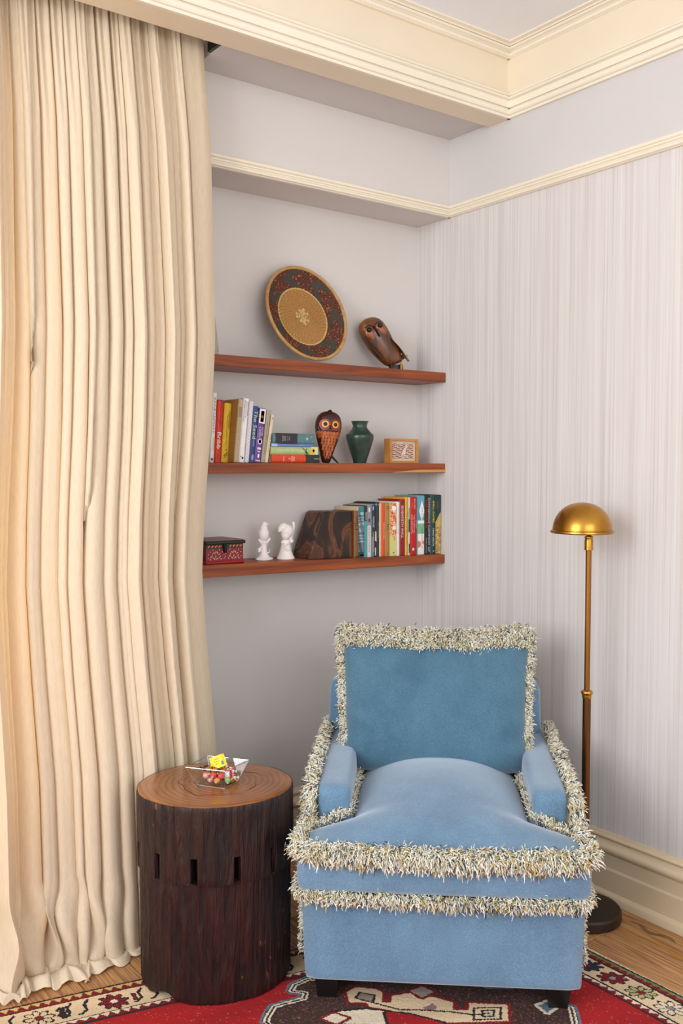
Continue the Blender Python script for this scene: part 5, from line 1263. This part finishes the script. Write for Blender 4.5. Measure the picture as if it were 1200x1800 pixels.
# ---------------------------------------------------------------- basket tray
def basket():
    R0 = .177; lean = math.radians(18.5); rel = 2.728
    root = empty('basket_tray', (1.898, rel, Z1+.0005), 0, 'round woven straw basket tray with dark red-brown border leaning on the wall', 'basket')
    # local disc space: u right, v up the leaning plane, n towards the viewer
    def W(u, v, n): return (u*.93, (v+R0)*math.sin(lean)-n*math.cos(lean)-.0, (v+R0)*math.cos(lean)+n*math.sin(lean)+.006)
    def depth(r): q = r/R0; return .030*max(0, (q-.60)/.40)**1.3-.004
    NS = 220; rings = list(np.linspace(.0, R0-.003, 66)); v = []; f = []; cols = []
    for i, r in enumerate(rings):
        for k in range(NS):
            a = 2*PI*k/NS; st = .0011*math.sin(i*PI)+.0010*(1 if (k+(i//1)*3) % 4 < 2 else -1)*(r > .035)+(.0012 if i % 2 else -.0006)
            v.append(W(r*math.cos(a), r*math.sin(a), depth(r)+st))
    tan1, tan2 = np.array(lin((178, 132, 70))), np.array(lin((152, 104, 48))); rb1, rb2 = np.array(lin((96, 46, 22))), np.array(lin((62, 30, 20))); gr = np.array(lin((66, 58, 46)))
    rs = np.random.default_rng(6)
    for i in range(len(rings)-1):
        r = (rings[i]+rings[i+1])/2
        for k in range(NS):
            a = 2*PI*(k+.5)/NS; f.append((i*NS+k, i*NS+(k+1) % NS, (i+1)*NS+(k+1) % NS, (i+1)*NS+k))
            if r < .113:
                c = tan1 if (k+i*2) % 5 < 3 else tan2
                if r > .106: c = np.array(lin((206, 168, 110)))
            else:
                q = (r-.113)/.062; ph = (a*7/(2*PI)+.42*abs(q*2-1)) % 1
                c = gr if ph < .36 else (rb1 if (k*2+i) % 5 < 3 else rb2)
                if c is not gr and rs.random() < .10: c = np.array(lin((170, 100, 48)))
            cols.append(c*(.85+.3*rs.random()))
    mb = MB(); mb.v = v; mb.f = f; mb.m = [0]*len(f); mb.c = [tuple(c) for c in cols]
    me = bpy.data.meshes.new('woven_tray'); me.from_pydata(v, [], f); color_faces(me, cols)
    o = finish('woven_tray', me, M('dyed_straw', (255, 255, 255), .7, attr=True, bump=.2, bscale=500), root, True, 180)
    so = o.modifiers.new('solid', 'SOLIDIFY'); so.thickness = .004; so.offset = 0
    rim = MB(); n = 120; path = [W(R0*math.cos(2*PI*k/n), R0*math.sin(2*PI*k/n), depth(R0)) for k in range(n+1)]
    rim.tube(path, .0062, 10, cap=False, ref=Vector((0, -math.cos(lean), math.sin(lean)))).build('rim', M('pale_cane', (196, 156, 96), .5, rgb2=(168, 122, 66), vscale=40, bump=.2, bscale=200), root)
    # plaited centre: wide cane strips over and under
    cs = M('pale_cane_strip', (202, 170, 112), .5, var=.12, vscale=80)
    for k in range(4):
        for dr in (0, 1):
            for sgm in range(3):
                a0 = -.027+sgm*.018; off = (k-1.5)*.0105
                if (k+sgm+dr) % 2 == 0: continue
                p = [(a0-.002, off-.0046), (a0+.020, off-.0046), (a0+.020, off+.0046), (a0-.002, off+.0046)]
                if dr: p = [(b_, a_) for a_, b_ in p][::-1]
                an = math.radians(40); q = [(x_*math.cos(an)-y_*math.sin(an), x_*math.sin(an)+y_*math.cos(an)) for x_, y_ in p]
                MB().hull([W(x_, y_, depth(0)+.0012) for x_, y_ in q]+[W(x_*.98, y_*.98, depth(0)+.0030) for x_, y_ in q]).build('cane_strip', cs, root, smooth=False)
basket()

# ---------------------------------------------------------------- carved wooden owl
def carved_owl():
    root = empty('carved_owl', (2.270, 2.755, Z1+.0005), 0, 'carved dark brown wooden owl leaning to the left on the top shelf', 'owl figurine')
    root.rotation_euler = (0, 0, math.radians(-24)); root.scale = (1.16, 1.1, 1.0)
    wd = M('carved_rosewood', (56, 32, 18), .34, rgb2=(150, 88, 42), vscale=16, stretch=(1, 1, .35), detail=5, ramp=(.35, .72), coat=.25, dist=.5)
    dk = M('owl_dark_wood', (30, 18, 12), .35)
    tilt = Matrix.Rotation(math.radians(-27), 3, 'Y')
    def T(x, y, z): p = tilt @ Vector((x, y, z)); return (p.x+.012, p.y, p.z+.020)
    mb = MB(); prof = [(.018, .0), (.030, .010), (.038, .035), (.044, .070), (.047, .105), (.0475, .135), (.045, .160), (.039, .176), (.030, .186), (.018, .1925), (.008, .1948), (0, .1952)]
    zz = np.linspace(0, 1, 40); ts = np.linspace(0, 1, len(prof)); pr = [(float(np.interp(t, ts, [p[0] for p in prof])), float(np.interp(t, ts, [p[1] for p in prof]))) for t in zz]
    m2 = MB().lathe(pr, 36, sy=.72)
    # shoulders swept into the tail on the right
    m2.v = [(x+(.016*max(0, 1-z/.09)**1.2 if x > 0 else .010*max(0, 1-z/.09)), y*(1-.10*(z > .15)), z) for x, y, z in m2.v]
    m2.v = [T(*p) for p in m2.v]; m2.build('body', wd, root, angle=180)
    # wings
    for sg in (-1, 1):
        w = MB(); pts = []
        for k in range(13):
            t = k/12; z = .120-.130*t; out = .034+.008*math.sin(t*PI)*.5; wdt = .030*math.sin(PI*min(1, t*.92+.08))**.7+.002
            pts.append((sg*(out-.002), -.010-.010*math.sin(t*PI)+.002, z, wdt))
        v = []
        for x, y, z, q in pts:
            v += [T(x+(.018*max(0, 1-z/.09)), y-q*.45, z), T(x*1.10+(.022*max(0, 1-z/.09)), y+.004, z), T(x+(.018*max(0, 1-z/.09)), y+q*.55, z)]
        w.add(v, [(3*i+a, 3*i+a+1, 3*i+a+4, 3*i+a+3) for i in range(12) for a in (0, 1)]); w.build('wing', wd, root, angle=60)
    MB().hull([T(.028, .004, .012), T(.050, .0, .022), T(.040, .016, .030), T(.066, .006, -.006+.018), T(.060, .014, .008), T(.030, .012, .0)]).build('tail', wd, root, smooth=False)
    # face: two carved hollows with a ridge beak between and small domed eyes
    for sg in (-1, 1):
        f = MB().ell((0, 0, 0), (.0185, .008, .026), 18, 10); f.v = [T(x+sg*.0195, y-.0265, z+.138) for x, y, z in f.v]; f.build('face_disc', M('owl_face_wood', (164, 92, 46), .32, rgb2=(108, 58, 32), vscale=40), root)
        e = MB().lathe([(.0085, 0), (.0090, .002), (.0070, .004), (.0058, .003), (.0050, .005), (0, .0065)], 18); e.v = [T(x+sg*.0205, -.0335-z, y+.152) for x, y, z in e.v]; e.build('eye', dk, root)
    MB().hull([T(-.004, -.030, .160), T(.004, -.030, .160), T(0, -.0405, .140), T(-.006, -.030, .118), T(.006, -.030, .118), T(0, -.042, .120), T(0, -.028, .108)]).build('beak', dk, root, smooth=False)
    br = MB().tube([T(-.030, -.026, .166), T(-.012, -.034, .170), T(0, -.036, .160), T(.012, -.034, .170), T(.030, -.026, .166)], [.002, .003, .003, .003, .002], 8); br.build('brow', wd, root)
    brass = M('brass_peg', (190, 140, 60), .3, metal=1)
    for px_ in (-.006, .026): MB().tube([(px_+.012, -.012, .0), (px_+.012, -.010, .030)], .0035, 10).build('foot_peg', brass if px_ > 0 else dk, root)
    MB().hull([(.0, .0, .0), (.050, .0, 0), (.050, .018, 0), (.0, .018, 0), (.006, .002, .022), (.046, .002, .026), (.046, .016, .026), (.006, .016, .022)]).build('foot_block', dk, root, smooth=False)
carved_owl()

# ---------------------------------------------------------------- striped plaque half hidden by the curtain
def plaque():
    root = empty('striped_panel', (1.50, 2.765, Z1+.0005), 0, 'black and white hatched panel on the top shelf, mostly behind the curtain', 'decoration')
    def hatch(U, V):
        C = np.empty(U.shape+(3,)); C[:] = lin((226, 220, 208)); C[np.sin(V*1150+U*420+1.5*np.sin(U*900)) > .15] = lin((30, 28, 28)); return C
    out = [(-.13, 0), (.049, 0), (.050, .03), (.047, .12), (.042, .20), (.036, .235), (-.13, .25)]
    MB().prism(out, .003, .016, lambda u, v, w: (u, w+v*.16, v)).build('panel', M('panel_cream', (220, 212, 198), .6), root, smooth=False)
    raster('hatched_face', 60, 240, .175, .236, hatch, lambda U, V, Z: np.stack([np.minimum(U-.128, .0505-V*.05), .0022+V*.16, V], -1), M('hatch_print', (255, 255, 255), .7, attr=True), root)
plaque()
